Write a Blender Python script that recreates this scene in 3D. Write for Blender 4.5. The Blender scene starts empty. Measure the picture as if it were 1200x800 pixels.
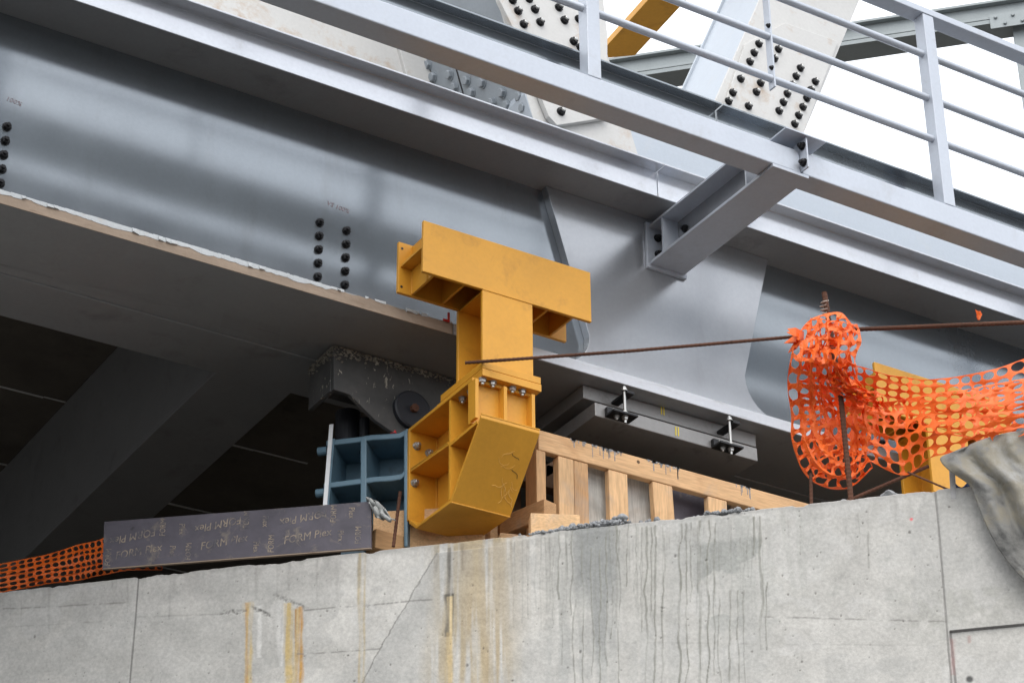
import bpy, bmesh, math, random
import numpy as np
from mathutils import Vector, Matrix, noise as mnoise
random.seed(7)
S = bpy.context.scene
COL = S.collection

# ------------------------------------------------------------------ camera (solved from the photograph's vanishing points)
FPX, PITCH, YAW, ROLL = 2736.9, .5128844, .55071958, -.00814229
F = Vector((math.sin(YAW)*math.cos(PITCH), math.cos(YAW)*math.cos(PITCH), math.sin(PITCH)))
R0 = Vector((math.cos(YAW), -math.sin(YAW), 0)); U0 = R0.cross(F)
Rt = math.cos(ROLL)*R0 + math.sin(ROLL)*U0
Up = math.cos(ROLL)*U0 - math.sin(ROLL)*R0
CAM = Vector((0, 0, 1.7))
cam = bpy.data.objects.new('camera', bpy.data.cameras.new('camera'))
COL.objects.link(cam)
cam.matrix_world = Matrix(((Rt.x, Up.x, -F.x, CAM.x), (Rt.y, Up.y, -F.y, CAM.y), (Rt.z, Up.z, -F.z, CAM.z), (0, 0, 0, 1)))
cam.data.sensor_width = 36; cam.data.lens = FPX/1200*36
cam.data.clip_end = 2000; cam.data.clip_start = .1
S.camera = cam

def ray(x, y): return Rt*(x-600) + Up*(400-y) + F*FPX
def at(x, y, X=None, Y=None, Z=None):
    d = ray(x, y)
    i, v = (0, X) if X is not None else (1, Y) if Y is not None else (2, Z)
    return CAM + d*((v-CAM[i])/d[i])
def atp(x, y, P0, n):
    d = ray(x, y); return CAM + d*((P0-CAM).dot(n)/d.dot(n))

# ------------------------------------------------------------------ node materials
def newmat(name):
    m = bpy.data.materials.new(name); m.use_nodes = True
    nt = m.node_tree; nt.nodes.clear()
    o = nt.nodes.new('ShaderNodeOutputMaterial'); b = nt.nodes.new('ShaderNodeBsdfPrincipled')
    nt.links.new(b.outputs[0], o.inputs[0])
    return m, nt, b
def tex(nt, scale, detail=6, stretch=(1, 1, 1), rough=.6, dist=0):
    c = nt.nodes.new('ShaderNodeTexCoord'); mp = nt.nodes.new('ShaderNodeMapping')
    mp.inputs['Scale'].default_value = stretch
    nt.links.new(c.outputs['Object'], mp.inputs[0])
    n = nt.nodes.new('ShaderNodeTexNoise'); n.inputs['Scale'].default_value = scale
    n.inputs['Detail'].default_value = detail; n.inputs['Roughness'].default_value = rough
    n.inputs['Distortion'].default_value = dist
    nt.links.new(mp.outputs[0], n.inputs['Vector'])
    return n.outputs['Fac']
def ramp(nt, fac, stops):
    r = nt.nodes.new('ShaderNodeValToRGB'); e = r.color_ramp.elements
    while len(e) < len(stops): e.new(.5)
    for k, (p, c) in enumerate(stops):
        e[k].position = p; e[k].color = c if len(c) == 4 else (*c, 1)
    nt.links.new(fac, r.inputs[0]); return r.outputs[0]
def mix(nt, fac, a, b, mode='MIX'):
    n = nt.nodes.new('ShaderNodeMix'); n.data_type = 'RGBA'; n.blend_type = mode
    for v, i in ((fac, 0), (a, 6), (b, 7)):
        if isinstance(v, (int, float)): n.inputs[i].default_value = v
        elif isinstance(v, tuple): n.inputs[i].default_value = v if len(v) == 4 else (*v, 1)
        else: nt.links.new(v, n.inputs[i])
    return n.outputs[2]
def bump(nt, b, fac, strength, dist=.01):
    n = nt.nodes.new('ShaderNodeBump'); n.inputs['Strength'].default_value = strength; n.inputs['Distance'].default_value = dist
    nt.links.new(fac, n.inputs['Height']); nt.links.new(n.outputs[0], b.inputs['Normal'])
def sc(c, k): return tuple(min(1, x*k) for x in c)

def paint(name, col, rough=.35, metal=0., spec=.5, var=.12, dirt=None, dirt_amt=.3, dscale=3, bumpy=.03, stretch=(1, 1, 1), rvar=.1, coat=0.):
    m, nt, b = newmat(name)
    n1 = tex(nt, 2.2, 5, stretch)
    c = ramp(nt, n1, [(.3, sc(col, 1-var)), (.7, sc(col, 1+var*.6))])
    n2 = tex(nt, 42, 4)
    c = mix(nt, .18, c, ramp(nt, n2, [(.35, sc(col, .8)), (.65, sc(col, 1.12))]))
    if dirt:
        n3 = tex(nt, dscale, 9, stretch, .68, .3)
        c = mix(nt, ramp(nt, n3, [(.56, (0, 0, 0)), (.72, (dirt_amt,)*3)]), c, dirt)
    nt.links.new(c, b.inputs['Base Color'])
    r = nt.nodes.new('ShaderNodeMapRange'); nt.links.new(tex(nt, 6, 6, stretch), r.inputs[0])
    r.inputs[3].default_value = rough-rvar*.5; r.inputs[4].default_value = rough+rvar
    nt.links.new(r.outputs[0], b.inputs['Roughness'])
    b.inputs['Metallic'].default_value = metal; b.inputs['Specular IOR Level'].default_value = spec
    b.inputs['Coat Weight'].default_value = coat; b.inputs['Coat Roughness'].default_value = .12
    if bumpy: bump(nt, b, tex(nt, 9, 4), bumpy, .02)
    return m

M = {}
GREY = (.285, .312, .338)
M['steel'] = paint('grey steel paint', GREY, .14, .72, .5, .06, (.19, .195, .2), .4, 4, .004, stretch=(1, 1, .22), rvar=.06)
M['gusset'] = paint('light grey steel paint', (.46, .475, .50), .23, .68, .5, .05, (.34, .34, .35), .4, 5, .004, stretch=(1, 1, .3), rvar=.06)
M['edgepaint'] = paint('glossy light steel paint', (.60, .62, .66), .17, .6, .5, .04, (.35, .33, .3), .3, 6, .004, rvar=.05)
M['rail'] = paint('railing paint', (.47, .505, .565), .34, .2, .5, .06, (.3, .29, .28), .3, 4, .01)  # blue of the skylight is mixed into the paint colour
M['soffit'] = paint('underside steel paint', (.30, .305, .31), .36, .25, .5, .08, (.15, .145, .14), .5, 3.5, .02)
M['white'] = paint('off white truss paint', (.56, .555, .54), .4, 0, .45, .06, (.40, .27, .16), .75, 4.0, .02)
M['cool'] = paint('sky tinted chord paint', (.42, .465, .52), .35, .15, .5, .04, (.5, .5, .48), .3, 3, .015)  # bluish cast of the sky put into the base colour
M['slate'] = paint('slate shade tone', (.27, .30, .33), .45, .1, .45, .12, (.2, .17, .14), .4, 5, .03)  # shade of the truss diagonal's underside put into the colour
M['yellow'] = paint('yellow bracket paint', (.68, .325, .03), .42, 0, .45, .13, (.36, .16, .02), .6, 4.2, .035)
M['blue'] = paint('blue casting paint', (.115, .20, .26), .38, 0, .5, .14, (.05, .06, .07), .6, 8, .06)
M['black'] = paint('black oxide bolt', (.025, .025, .027), .35, .6, .5, .2, None, bumpy=.05)
M['zinc'] = paint('zinc plated steel', (.45, .45, .44), .35, .85, .5, .15, (.3, .27, .2), .5, 20, .03)
M['rust'] = paint('rusty reinforcing steel', (.105, .048, .03), .85, .1, .3, .4, (.03, .018, .014), .7, 30, .4)
M['plate'] = paint('dark bearing steel', (.27, .265, .26), .42, .3, .4, .2, (.06, .05, .045), .5, 6, .05)
M['chrome'] = paint('white reflective tape', (.82, .83, .84), .3, .1, .5, .05, None)
M['rubber'] = paint('dark disc', (.016, .018, .024), .5, 0, .5, .2, None, bumpy=.1)
M['red'] = paint('red plastic', (.55, .02, .02), .4, 0, .5, .1, None)
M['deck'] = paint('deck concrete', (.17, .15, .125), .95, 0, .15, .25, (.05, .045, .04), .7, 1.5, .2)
M['seam'] = paint('pale joint mortar', (.75, .74, .71), .9, 0, .2, .3, None)
M['edge'] = paint('weathered flange edge', (.35, .27, .205), .8, 0, .3, .25, (.2, .13, .09), .7, 9, .25, stretch=(1, 1, 6))
M['film'] = paint('torn protective film', (.50, .52, .53), .5, 0, .4, .12, (.4, .3, .22), .4, 12, .1)
M['flange'] = paint('pale flange edge', (.60, .62, .66), .4, .15, .5, .05, (.25, .23, .22), .6, 14, .03, stretch=(.3, 1, 3))
M['inkred'] = paint('faded red marker', (.24, .17, .18), .6, 0, .3, .2, None)
M['inkyel'] = paint('yellow paint mark', (.8, .62, .03), .5, 0, .3, .1, None)
M['gantry'] = paint('galvanised gantry', (.27, .30, .31), .5, .2, .4, .1, None)
M['strapblue'] = paint('blue cloth', (.05, .09, .2), .8, 0, .3, .3, None, bumpy=.3)
M['yelpl'] = paint('yellow plastic scrap', (.8, .5, .05), .5, 0, .5, .1, None)
M['scratch'] = paint('light scratched yellow', (.85, .52, .14), .6, 0, .3, .1, None)
M['patch'] = paint('brushed underside patch', (.30, .303, .306), .42, .25, .4, .2, (.17, .168, .165), .8, 8, .02, stretch=(.3, 4, 1))
M['tie'] = paint('pale wire tie', (.5, .42, .36), .6, 0, .4, .2, None)

def wood(name, col, axis, grey=.35, wet=0):
    m, nt, b = newmat(name)
    st = [7, 7, 7]; st['XYZ'.index(axis)] = .6
    g = tex(nt, 5, 7, tuple(st), .62, 1.2)
    g2 = tex(nt, 18, 3, tuple(st), .5)
    c = ramp(nt, g, [(.3, sc(col, .78)), (.5, col), (.72, sc(col, 1.12))])
    nk = tex(nt, 1.9, 5, (1, 1, 1), .6, .8)
    c = mix(nt, 1., c, ramp(nt, nk, [(.33, (.70, .60, .52)), (.5, (1., 1., 1.)), (.68, (1.12, 1.10, 1.06))]), 'MULTIPLY')
    c = mix(nt, .35, c, ramp(nt, g2, [(.4, sc(col, .7)), (.6, sc(col, 1.15))]))
    oi = nt.nodes.new('ShaderNodeObjectInfo')
    c = mix(nt, 1., c, ramp(nt, oi.outputs['Random'], [(0., (.74, .66, .58)), (.45, (1., .96, .92)), (1., (1.14, 1.13, 1.1))]), 'MULTIPLY')
    n3 = tex(nt, 3.2, 8, (1, 1, 1), .65, .5)
    c = mix(nt, ramp(nt, n3, [(.55, (0, 0, 0)), (.68, (grey,)*3)]), c, (.30, .30, .29))
    n4 = tex(nt, 2.1, 4)
    c = mix(nt, ramp(nt, n4, [(.55, (0, 0, 0)), (.75, (.4,)*3)]), c, sc(col, .45))
    nt.links.new(c, b.inputs['Base Color']); b.inputs['Roughness'].default_value = .8
    b.inputs['Specular IOR Level'].default_value = .25
    bump(nt, b, g, .35, .006); return m
PINE = (.64, .425, .24)
for a in 'XYZ': M['pine'+a] = wood('pine timber '+a, PINE, a)
M['greywood'] = wood('weathered grey board', (.52, .52, .50), 'Z', .5)
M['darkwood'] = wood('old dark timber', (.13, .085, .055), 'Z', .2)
M['endgrain'] = wood('dark end grain', (.11, .07, .045), 'Y', .1)

def cement(name, col, d=.5):
    m, nt, b = newmat(name)
    n = tex(nt, 14, 8); c = ramp(nt, n, [(.3, sc(col, 1-d*.6)), (.7, sc(col, 1+d*.5))])
    nt.links.new(c, b.inputs['Base Color']); b.inputs['Roughness'].default_value = .92; b.inputs['Specular IOR Level'].default_value = .2
    bump(nt, b, tex(nt, 60, 5), .5, .01); return m
M['concrete'] = cement('plain concrete', (.36, .355, .34), .3)
M['mortar'] = cement('grey mortar lumps', (.30, .31, .32), .7)
M['rag'] = cement('grey rag cloth', (.40, .41, .40), .4)

# wall face: painted-on wear comes as a colour attribute (stains with shapes of their own), grain from noise
m, nt, b = newmat('stained concrete')
at_ = nt.nodes.new('ShaderNodeAttribute'); at_.attribute_name = 'wear'
n = tex(nt, 55, 6); n2 = tex(nt, 7, 8, (1, 1, 1), .7)
c = mix(nt, 1., at_.outputs['Color'], ramp(nt, n, [(.3, (.86,)*3), (.7, (1.1,)*3)]), 'MULTIPLY')
c = mix(nt, 1., c, ramp(nt, n2, [(.35, (.88,)*3), (.65, (1.06,)*3)]), 'MULTIPLY')
nt.links.new(c, b.inputs['Base Color']); b.inputs['Roughness'].default_value = .86; b.inputs['Specular IOR Level'].default_value = .25
bump(nt, b, n, .22, .008); M['wall'] = m

# black formboard
m, nt, b = newmat('black phenolic formboard')
c = ramp(nt, tex(nt, 5, 8, (1, 1, 1), .65, .4), [(.3, (.058, .052, .066)), (.7, (.11, .098, .122))])
c = mix(nt, ramp(nt, tex(nt, 8, 9, (1, 1, 1), .7, .6), [(.57, (0, 0, 0)), (.67, (.6,)*3)]), c, (.27, .225, .17))
c = mix(nt, ramp(nt, tex(nt, 11, 3), [(.66, (0, 0, 0)), (.7, (.6,)*3)]), c, (.03, .028, .03))
nt.links.new(c, b.inputs['Base Color']); b.inputs['Roughness'].default_value = .5; M['formply'] = m
m, nt, b = newmat('worn tan print')
c = ramp(nt, tex(nt, 16, 8, (1, 1, 1), .7), [(.41, (.095, .09, .102)), (.56, (.33, .265, .20))])
nt.links.new(c, b.inputs['Base Color']); b.inputs['Roughness'].default_value = .6; M['print'] = m

# orange plastic net
m, nt, b = newmat('orange safety net plastic')
c = ramp(nt, tex(nt, 9, 5), [(.3, (.88, .16, .018)), (.7, (.98, .235, .04))])
nt.links.new(c, b.inputs['Base Color']); b.inputs['Roughness'].default_value = .42
o = [x for x in nt.nodes if x.type == 'OUTPUT_MATERIAL'][0]
tr = nt.nodes.new('ShaderNodeBsdfTranslucent'); nt.links.new(c, tr.inputs[0])
mx = nt.nodes.new('ShaderNodeMixShader'); mx.inputs[0].default_value = .34
nt.links.new(b.outputs[0], mx.inputs[1]); nt.links.new(tr.outputs[0], mx.inputs[2]); nt.links.new(mx.outputs[0], o.inputs[0]); M['net'] = m
# tarp
m, nt, b = newmat('mud stained grey tarp')
c = ramp(nt, tex(nt, 3.4, 7, (1, 1, 1), .62, .25), [(.38, (.06, .06, .057)), (.49, (.18, .177, .166)), (.57, (.225, .205, .16)), (.68, (.29, .285, .268))])
nt.links.new(c, b.inputs['Base Color']); b.inputs['Roughness'].default_value = .75
bump(nt, b, tex(nt, 90, 3), .35, .006); M['tarp'] = m
# dark shoe with pale concrete splashes
m, nt, b = newmat('dark steel with cement splashes')
c = ramp(nt, tex(nt, 6, 6), [(.3, (.045, .045, .045)), (.7, (.085, .083, .08))])
spl = ramp(nt, tex(nt, 30, 4, (1, 1, .45), .6, .8), [(.655, (0, 0, 0)), (.70, (.9,)*3)])
c = mix(nt, spl, c, (.42, .39, .32)); nt.links.new(c, b.inputs['Base Color']); b.inputs['Roughness'].default_value = .6; M['shoe'] = m
M['crust'] = cement('dry cement crust', (.26, .24, .2), .8)
m, nt, b = newmat('earth ground')
c = ramp(nt, tex(nt, .35, 8), [(.3, (.03, .028, .026)), (.7, (.062, .058, .053))])
nt.links.new(c, b.inputs['Base Color']); b.inputs['Roughness'].default_value = .95; bump(nt, b, tex(nt, 4, 8), .5, .1); M['earth'] = m

# ------------------------------------------------------------------ mesh helpers
class MB:
    def __init__(s): s.v = []; s.f = []
    def add(s, vs, fs):
        k = len(s.v); s.v += [tuple(v) for v in vs]; s.f += [tuple(i+k for i in f) for f in fs]; return s
    def hexa(s, p):   # 8 points: bottom ring 0-3, top ring 4-7
        return s.add(p, [(3, 2, 1, 0), (4, 5, 6, 7), (0, 1, 5, 4), (1, 2, 6, 5), (2, 3, 7, 6), (3, 0, 4, 7)])
    def box(s, x0, x1, y0, y1, z0, z1):
        return s.hexa([(x0, y0, z0), (x1, y0, z0), (x1, y1, z0), (x0, y1, z0), (x0, y0, z1), (x1, y0, z1), (x1, y1, z1), (x0, y1, z1)])
    def obox(s, o, e, n, l0, l1, d0, d1, z0, z1, u=Vector((0, 0, 1))):   # box along e (length), n (depth), u
        P = lambda a, b, c: o + e*a + n*b + u*c
        return s.hexa([P(l0, d0, z0), P(l1, d0, z0), P(l1, d1, z0), P(l0, d1, z0), P(l0, d0, z1), P(l1, d0, z1), P(l1, d1, z1), P(l0, d1, z1)])
    def prism(s, poly, w):   # polygon (3d points) swept by w
        n = len(poly); w = Vector(w); a = [Vector(p) for p in poly]; b_ = [p+w for p in a]
        fs = [tuple(range(n))[::-1], tuple(range(n, 2*n))] + [(i, (i+1) % n, n+(i+1) % n, n+i) for i in range(n)]
        return s.add(a+b_, fs)
    def tube(s, pts, r, n=10, cap=True):
        pts = [Vector(p) for p in pts]; k0 = len(s.v); rr = r if isinstance(r, (list, tuple)) else [r]*len(pts)
        for i, p in enumerate(pts):
            t = (pts[min(i+1, len(pts)-1)]-pts[max(i-1, 0)]).normalized()
            a = t.cross(Vector((.13, .31, .94))); a = a.normalized() if a.length > .05 else Vector((1, 0, 0)); b_ = t.cross(a)
            for j in range(n):
                q = 2*math.pi*j/n; s.v.append(tuple(p+(a*math.cos(q)+b_*math.sin(q))*rr[i]))
        for i in range(len(pts)-1):
            for j in range(n):
                s.f.append((k0+i*n+j, k0+i*n+(j+1) % n, k0+(i+1)*n+(j+1) % n, k0+(i+1)*n+j))
        if cap:
            s.f.append(tuple(k0+j for j in range(n))[::-1]); e = k0+(len(pts)-1)*n; s.f.append(tuple(e+j for j in range(n)))
        return s
    def build(s, name, mat, parent=None, bevel=0, smooth=False, sub=False):
        me = bpy.data.meshes.new(name); me.from_pydata(s.v, [], s.f); me.validate()
        bm = bmesh.new(); bm.from_mesh(me); bmesh.ops.recalc_face_normals(bm, faces=bm.faces); bm.to_mesh(me); bm.free()
        me.materials.append(M[mat] if isinstance(mat, str) else mat)
        if smooth:
            me.polygons.foreach_set('use_smooth', [True]*len(me.polygons))
        o = bpy.data.objects.new(name, me); COL.objects.link(o)
        if bevel:
            b_ = o.modifiers.new('bevel', 'BEVEL'); b_.width = bevel; b_.segments = 2; b_.limit_method = 'ANGLE'; b_.angle_limit = .6
        if parent: attach(o, parent)
        return o
def attach(o, root):
    o.parent = root      # part meshes are built in world coordinates, so only an Empty's own place has to be undone
    if root.type == 'EMPTY': o.matrix_parent_inverse = Matrix.Translation(-root.location)
def thing(name, label, cat, loc=(0, 0, 0), group=None):
    o = bpy.data.objects.new(name, None); COL.objects.link(o); o.location = loc; o.empty_display_size = .1
    tag(o, label, cat, group); return o
def tag(o, label, cat, group=None):
    o['label'] = label; o['category'] = cat; o['kind'] = 'thing'
    if group: o['group'] = group
    return o
def structure(o): o['kind'] = 'structure'; return o

# bolt meshes, pointing along -Y from the origin (placed by matrix)
def bolt_mesh(name, mat, r=.021, h=.02, stud=.012, washer=True):
    mb = MB()
    if washer: mb.tube([(0, 0, 0), (0, -.005, 0)], r*1.28, 20)
    k = len(mb.v)
    mb.tube([(0, -.005, 0), (0, -.005-h*.85, 0), (0, -.005-h, 0)], [r*1.05, r*1.05, r*.88], 6)
    if stud: mb.tube([(0, -.004-h, 0), (0, -.004-h-stud, 0), (0, -.006-h-stud, 0)], [r*.55, r*.55, r*.42], 12)
    me = bpy.data.meshes.new(name); me.from_pydata(mb.v, [], mb.f); me.materials.append(M[mat])
    bm = bmesh.new(); bm.from_mesh(me); bmesh.ops.recalc_face_normals(bm, faces=bm.faces); bm.to_mesh(me); bm.free()
    return me
BM = {'stud': bolt_mesh('bolt_stud', 'black'), 'black': bolt_mesh('bolt_black', 'black'), 'zinc': bolt_mesh('bolt_zinc', 'zinc', .023, .024, .014), 'slate': bolt_mesh('bolt_slate', 'slate', .024, .018, 0), 'tiny': bolt_mesh('bolt_small', 'gantry', .05, .05, 0)}
BM['stud'].materials.append(M['zinc'])
for q_ in BM['stud'].polygons:
    if sum(BM['stud'].vertices[i].co.y for i in q_.vertices)/len(q_.vertices) < -.0265: q_.material_index = 1
def bolt(kind, p, d, parent, name='bolt', spin=None, k=1.):
    o = bpy.data.objects.new(name, BM[kind]); COL.objects.link(o)
    q = Vector((0, -1, 0)).rotation_difference(Vector(d).normalized()).to_matrix().to_4x4()
    q = q @ Matrix.Rotation(random.uniform(0, 1.05) if spin is None else spin, 4, 'Y') @ Matrix.Scale(k, 4)
    o.matrix_basis = Matrix.Translation(p) @ q
    attach(o, parent); return o

def text_mesh(body, size, extrude=.0006):
    cu = bpy.data.curves.new('text', 'FONT'); cu.body = body; cu.size = size; cu.extrude = extrude; cu.resolution_u = 2
    cu.shear = .18 if extrude < .01 else 0; cu.align_x = 'CENTER'; cu.align_y = 'CENTER'
    o = bpy.data.objects.new('text', cu); COL.objects.link(o)
    dg = bpy.context.evaluated_depsgraph_get(); dg.update()
    me = o.evaluated_get(dg).to_mesh()
    vs = [v.co.copy() for v in me.vertices]; fs = [tuple(p.vertices) for p in me.polygons]
    o.evaluated_get(dg).to_mesh_clear(); bpy.data.objects.remove(o); bpy.data.curves.remove(cu)
    return vs, fs
def put_text(mb, body, size, o, ex, ey, ez, rot=0., sx=1.):
    vs, fs = text_mesh(body, size); c, s_ = math.cos(rot), math.sin(rot)
    mb.add([o + ex*((v.x*c*sx-v.y*s_)) + ey*((v.x*s_*sx+v.y*c)) + ez*v.z for v in vs], fs)

# ------------------------------------------------------------------ ground
structure(MB().add([(-900, -900, 0), (900, -900, 0), (900, 900, 0), (-900, 900, 0)], [(0, 1, 2, 3)]).build('ground', 'earth'))

# ------------------------------------------------------------------ main girder
YE, ZB0, ZB1, YW, ZT = 9.98, 8.225, 8.302, 10.29, 9.64
XA, XB = -3., 22.
g = thing('bridge_girder', 'long glossy grey steel bridge girder with wide flanges and dark bolt rows', 'girder', (8, YE, ZB0))
MB().box(XA, XB, YE, 10.63, ZB0, ZB1).box(XA, XB, 10.63, 11.06, ZB0-.008, ZB1).build('bottom_flange', 'soffit', g, .004)
MB().box(5.74, XB, YE-.004, YE-.0005, ZB0+.003, ZB1-.004).build('flange_edge', 'flange', g)
MB().box(XA, XB, YW, YW+.03, ZB1+.001, ZT-.001).build('web', 'steel', g)
MB().box(XA, XB, YW+.5, YW+.53, ZB1+.001, ZT-.001).build('inner_web', 'soffit', g)
MB().box(XA, XB, YE+.002, 11.06, ZT, ZT+.03).build('top_flange', 'soffit', g, .003)
prof = [(9.98, 9.64+.0015), (9.98, 9.825), (9.89, 9.825), (9.89, 9.838), (10.0, 9.838), (10.0, 9.6415)]
for x0, x1 in ((XA, 7.205), (7.212, XB)):
    MB().prism([(x0, y, z) for y, z in prof], (x1-x0, 0, 0)).build('edge_channel', 'edgepaint', g, .003)
# fan shaped gusset with coped foot
gy = 10.228
def gp(x, y): p = at(x, y, Y=gy); return (p.x, p.z)
tl, tr = gp(640, 219), gp(900, 304.5)
bl, br = gp(691, 394), gp(873, 440)
poly = [tl, (bl[0], bl[1])]
for k in range(1, 8):
    q = k/7*math.pi/2*.95; poly.append((bl[0]+.02-.02*math.cos(q*.4)-.22*(1-math.cos(q)), bl[1]-.22*math.sin(q)))
poly.append((poly[-1][0], ZB1+.001))
poly2 = [tr, (br[0], br[1])]
for k in range(1, 8):
    q = k/7*math.pi/2*.95; poly2.append((br[0]+.25*(1-math.cos(q)), br[1]-.26*math.sin(q)))
poly2.append((poly2[-1][0], ZB1+.001))
poly[0] = (tl[0], ZT-.001); poly2[0] = (tr[0], ZT-.001)
MB().prism([(x, gy, z) for x, z in poly] + [(x, gy, z) for x, z in poly2[::-1]], (0, YW-gy-.001, 0)).build('gusset_plate', 'gusset', g, .002)
# bolt rows
for xc in (2.955, 3.13, 5.022, 5.196, 8.96, 9.13):
    for k in range(5): bolt('black', (xc, YW, 8.547+k*.0912), (0, -1, 0), g)
mb = MB()
for bdy, px, py, sz in (('VS 100%', 396, 243, .042), ('100%', 16, 119, .042)):
    p = at(px, py, Y=YW-.0008)
    put_text(mb, bdy, sz, p, Vector((1, 0, 0)), Vector((0, 0, 1)), Vector((0, -1, 0)), -.1)
mb.build('marker_writing', 'inkred', g)
# ragged weathered strip and torn film on the left flange edge
mb, mf = MB(), MB(); x = XA; prev = None
while x < 5.72:
    w = random.uniform(.012, .045); x1 = min(x+w, 5.73)
    t = mnoise.noise(Vector((x*1.7, 0, 3)))*.5+mnoise.noise(Vector((x*9, 2, 3)))*.35
    zt = ZB0+.056+.034*t+random.uniform(-.004, .004)
    if x > 4.9: zt += .012
    if prev is None: prev = zt
    mb.hexa([(x, YE-.006, ZB0-.001), (x1, YE-.006, ZB0-.001), (x1, YE-.0005, ZB0-.001), (x, YE-.0005, ZB0-.001), (x, YE-.006, prev), (x1, YE-.006, zt), (x1, YE-.0005, zt), (x, YE-.0005, prev)])
    if not (x > 5.0 and random.random() < .45):
        top = ZB1+.004+random.uniform(0, .004)
        curl = .004+(.012 if random.random() < .12 else 0)
        mf.hexa([(x, YE-.005-curl, prev-.004), (x1, YE-.005-curl*.6, zt-.004), (x1, YE-.0065, zt-.004), (x, YE-.0065, prev-.004), (x, YE-.004, top), (x1, YE-.004, top), (x1, YE-.0005, top), (x, YE-.0005, top)])
    prev = zt; x = x1
mb.build('rusty_edge_strip', 'edge', g); mf.build('torn_film', 'film', g)

mb = MB()
for q4 in (((-20, 303), (62, 325), (58, 338), (-20, 318)), ((70, 330), (226, 352), (222, 362), (66, 342)), ((262, 366), (330, 383), (326, 403), (258, 384))):
    mb.add([at(x, y, Z=ZB0-.0008) for x, y in q4], [(0, 1, 2, 3)])
mb.build('brushed_patch', 'patch', g)
# floor beam, deck, and a far girder added to block light
xb = 4.77
if True:
    fb = thing('floor_beam', 'wide dark transverse floor beam crossing under the deck behind the long girder', 'floor beam', (xb+.24, 11.07, ZB0))
    MB().box(xb, xb+.49, 11.065, 17.49, ZB0, ZB0+.04).build('bottom_flange', 'soffit', fb, .004)
    MB().box(xb+.006, xb+.03, 11.065, 17.49, ZB0+.041, 9.19).box(xb+.46, xb+.484, 11.065, 17.49, ZB0+.041, 9.19).build('web', 'soffit', fb)
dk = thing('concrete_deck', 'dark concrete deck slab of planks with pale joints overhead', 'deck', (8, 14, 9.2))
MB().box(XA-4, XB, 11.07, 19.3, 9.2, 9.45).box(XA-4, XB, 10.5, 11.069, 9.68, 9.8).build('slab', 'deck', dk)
mb = MB()
for y in (12.53, 13.62, 14.73, 15.83, 16.94, 18.05):
    x = XA-4
    while x < XB:
        w = random.uniform(.15, .5); yy = y+random.uniform(-.006, .006)
        if random.random() > .06: mb.box(x, x+w, yy, yy+random.uniform(.014, .028), 9.1965, 9.1995)
        x += w
mb.build('joint_mortar', 'seam', dk)

g2 = thing('shade_girder', 'far grey girder added to keep light out below the deck', 'girder', (8, 17.5, ZB0))  # added to enclose the space under the deck and keep it dark
MB().box(XA-4, XB, 17.5, 17.9, ZB0-2.5, 9.19).build('shade_body', 'soffit', g2)

# ------------------------------------------------------------------ walkway with bracket, and railing
wk = thing('walkway_frame', 'grey walkway edge frame hung on a cantilever bracket along the girder', 'walkway', (7.4, 8.93, 9.3))
YF = 8.929
for x0, x1 in ((XA, 7.494), (7.509, XB)):
    MB().box(x0, x1, YF, YF+.152, 9.316, 9.475).build('outer_beam', 'rail', wk, .007)
for x0, x1 in ((XA, 7.086), (7.096, XB)):
    MB().prism([(x0, y, z) for y, z in ((9.188, 9.493), (9.188, 9.774), (9.117, 9.774), (9.117, 9.787), (9.203, 9.787), (9.203, 9.493))], (x1-x0, 0, 0)).build('inner_angle', 'steel', wk, .002)
br_ = MB().box(7.286, 7.549, YF-.004, 10.204, 9.293, 9.314).build('bracket', 'rail', wk, .002)
MB().box(7.286, 7.549, 9.085, 10.204, 9.562, 9.577).build('bracket_top_flange', 'rail', br_)
MB().box(7.41, 7.43, 9.085, 10.204, 9.3145, 9.5615).build('bracket_web', 'gusset', br_)
MB().box(7.268, 7.567, 10.2045, 10.2265, 9.268, 9.60).build('end_plate', 'rail', br_, .002)
for y in (10.06, 9.19): MB().box(7.29, 7.4095, y, y+.012, 9.3145, 9.5615).build('stiffener', 'rail', br_)
for y, z in ((10.205, 9.38), (10.205, 9.50), (9.98, 9.47)): bolt('black', (7.41 if y < 10 else 7.35, y, z), (-1, 0, 0) if y < 10 else (0, -1, 0), wk)
# clip where the two outer beams meet
MB().box(7.341, 7.641, 8.848, 9.081, 9.538, 9.549).box(7.4965, 7.5065, 8.863, 9.080, 9.3255, 9.5375).build('splice_clip', 'rail', wk, .001)
MB().box(7.5067, 7.5085, 8.868, 8.928, 9.335, 9.53).build('rusty_edge', 'edge', wk)
for z in (9.371, 9.488): bolt('black', (7.4965, 8.895, z), (-1, 0, 0), wk)

rl = thing('guard_railing', 'light grey steel guard railing with round rails above the walkway edge', 'railing', (8.6, 8.975, 9.476))
for k in range(-2, 6):
    xc = 6.049+k*2.6123
    MB().box(xc-.0441, xc+.0441, YF, YF+.089, 9.4765, 10.934).build('post', 'rail', rl, .004)
    if k in (0, 1, 2, -1):
        xm = xc+1.319
        MB().box(xm-.006, xm+.006, YF+.02, YF+.076, 9.909, 10.934).build('flat_bar', 'rail', rl, .001)
        for z in (9.977, 10.2925, 10.634): bolt('black', (xm-.006, YF+.03, z+.071), (-1, 0, 0), rl, k=.6)
for z in (9.977, 10.2925, 10.634): MB().tube([(XA, YF+.046, z), (XB, YF+.046, z)], .0238, 16).build('round_rail', 'rail', rl, smooth=True)
MB().box(XA, XB, YF-.005, YF+.106, 10.935, 10.985).build('top_rail', 'rail', rl, .005)

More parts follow.
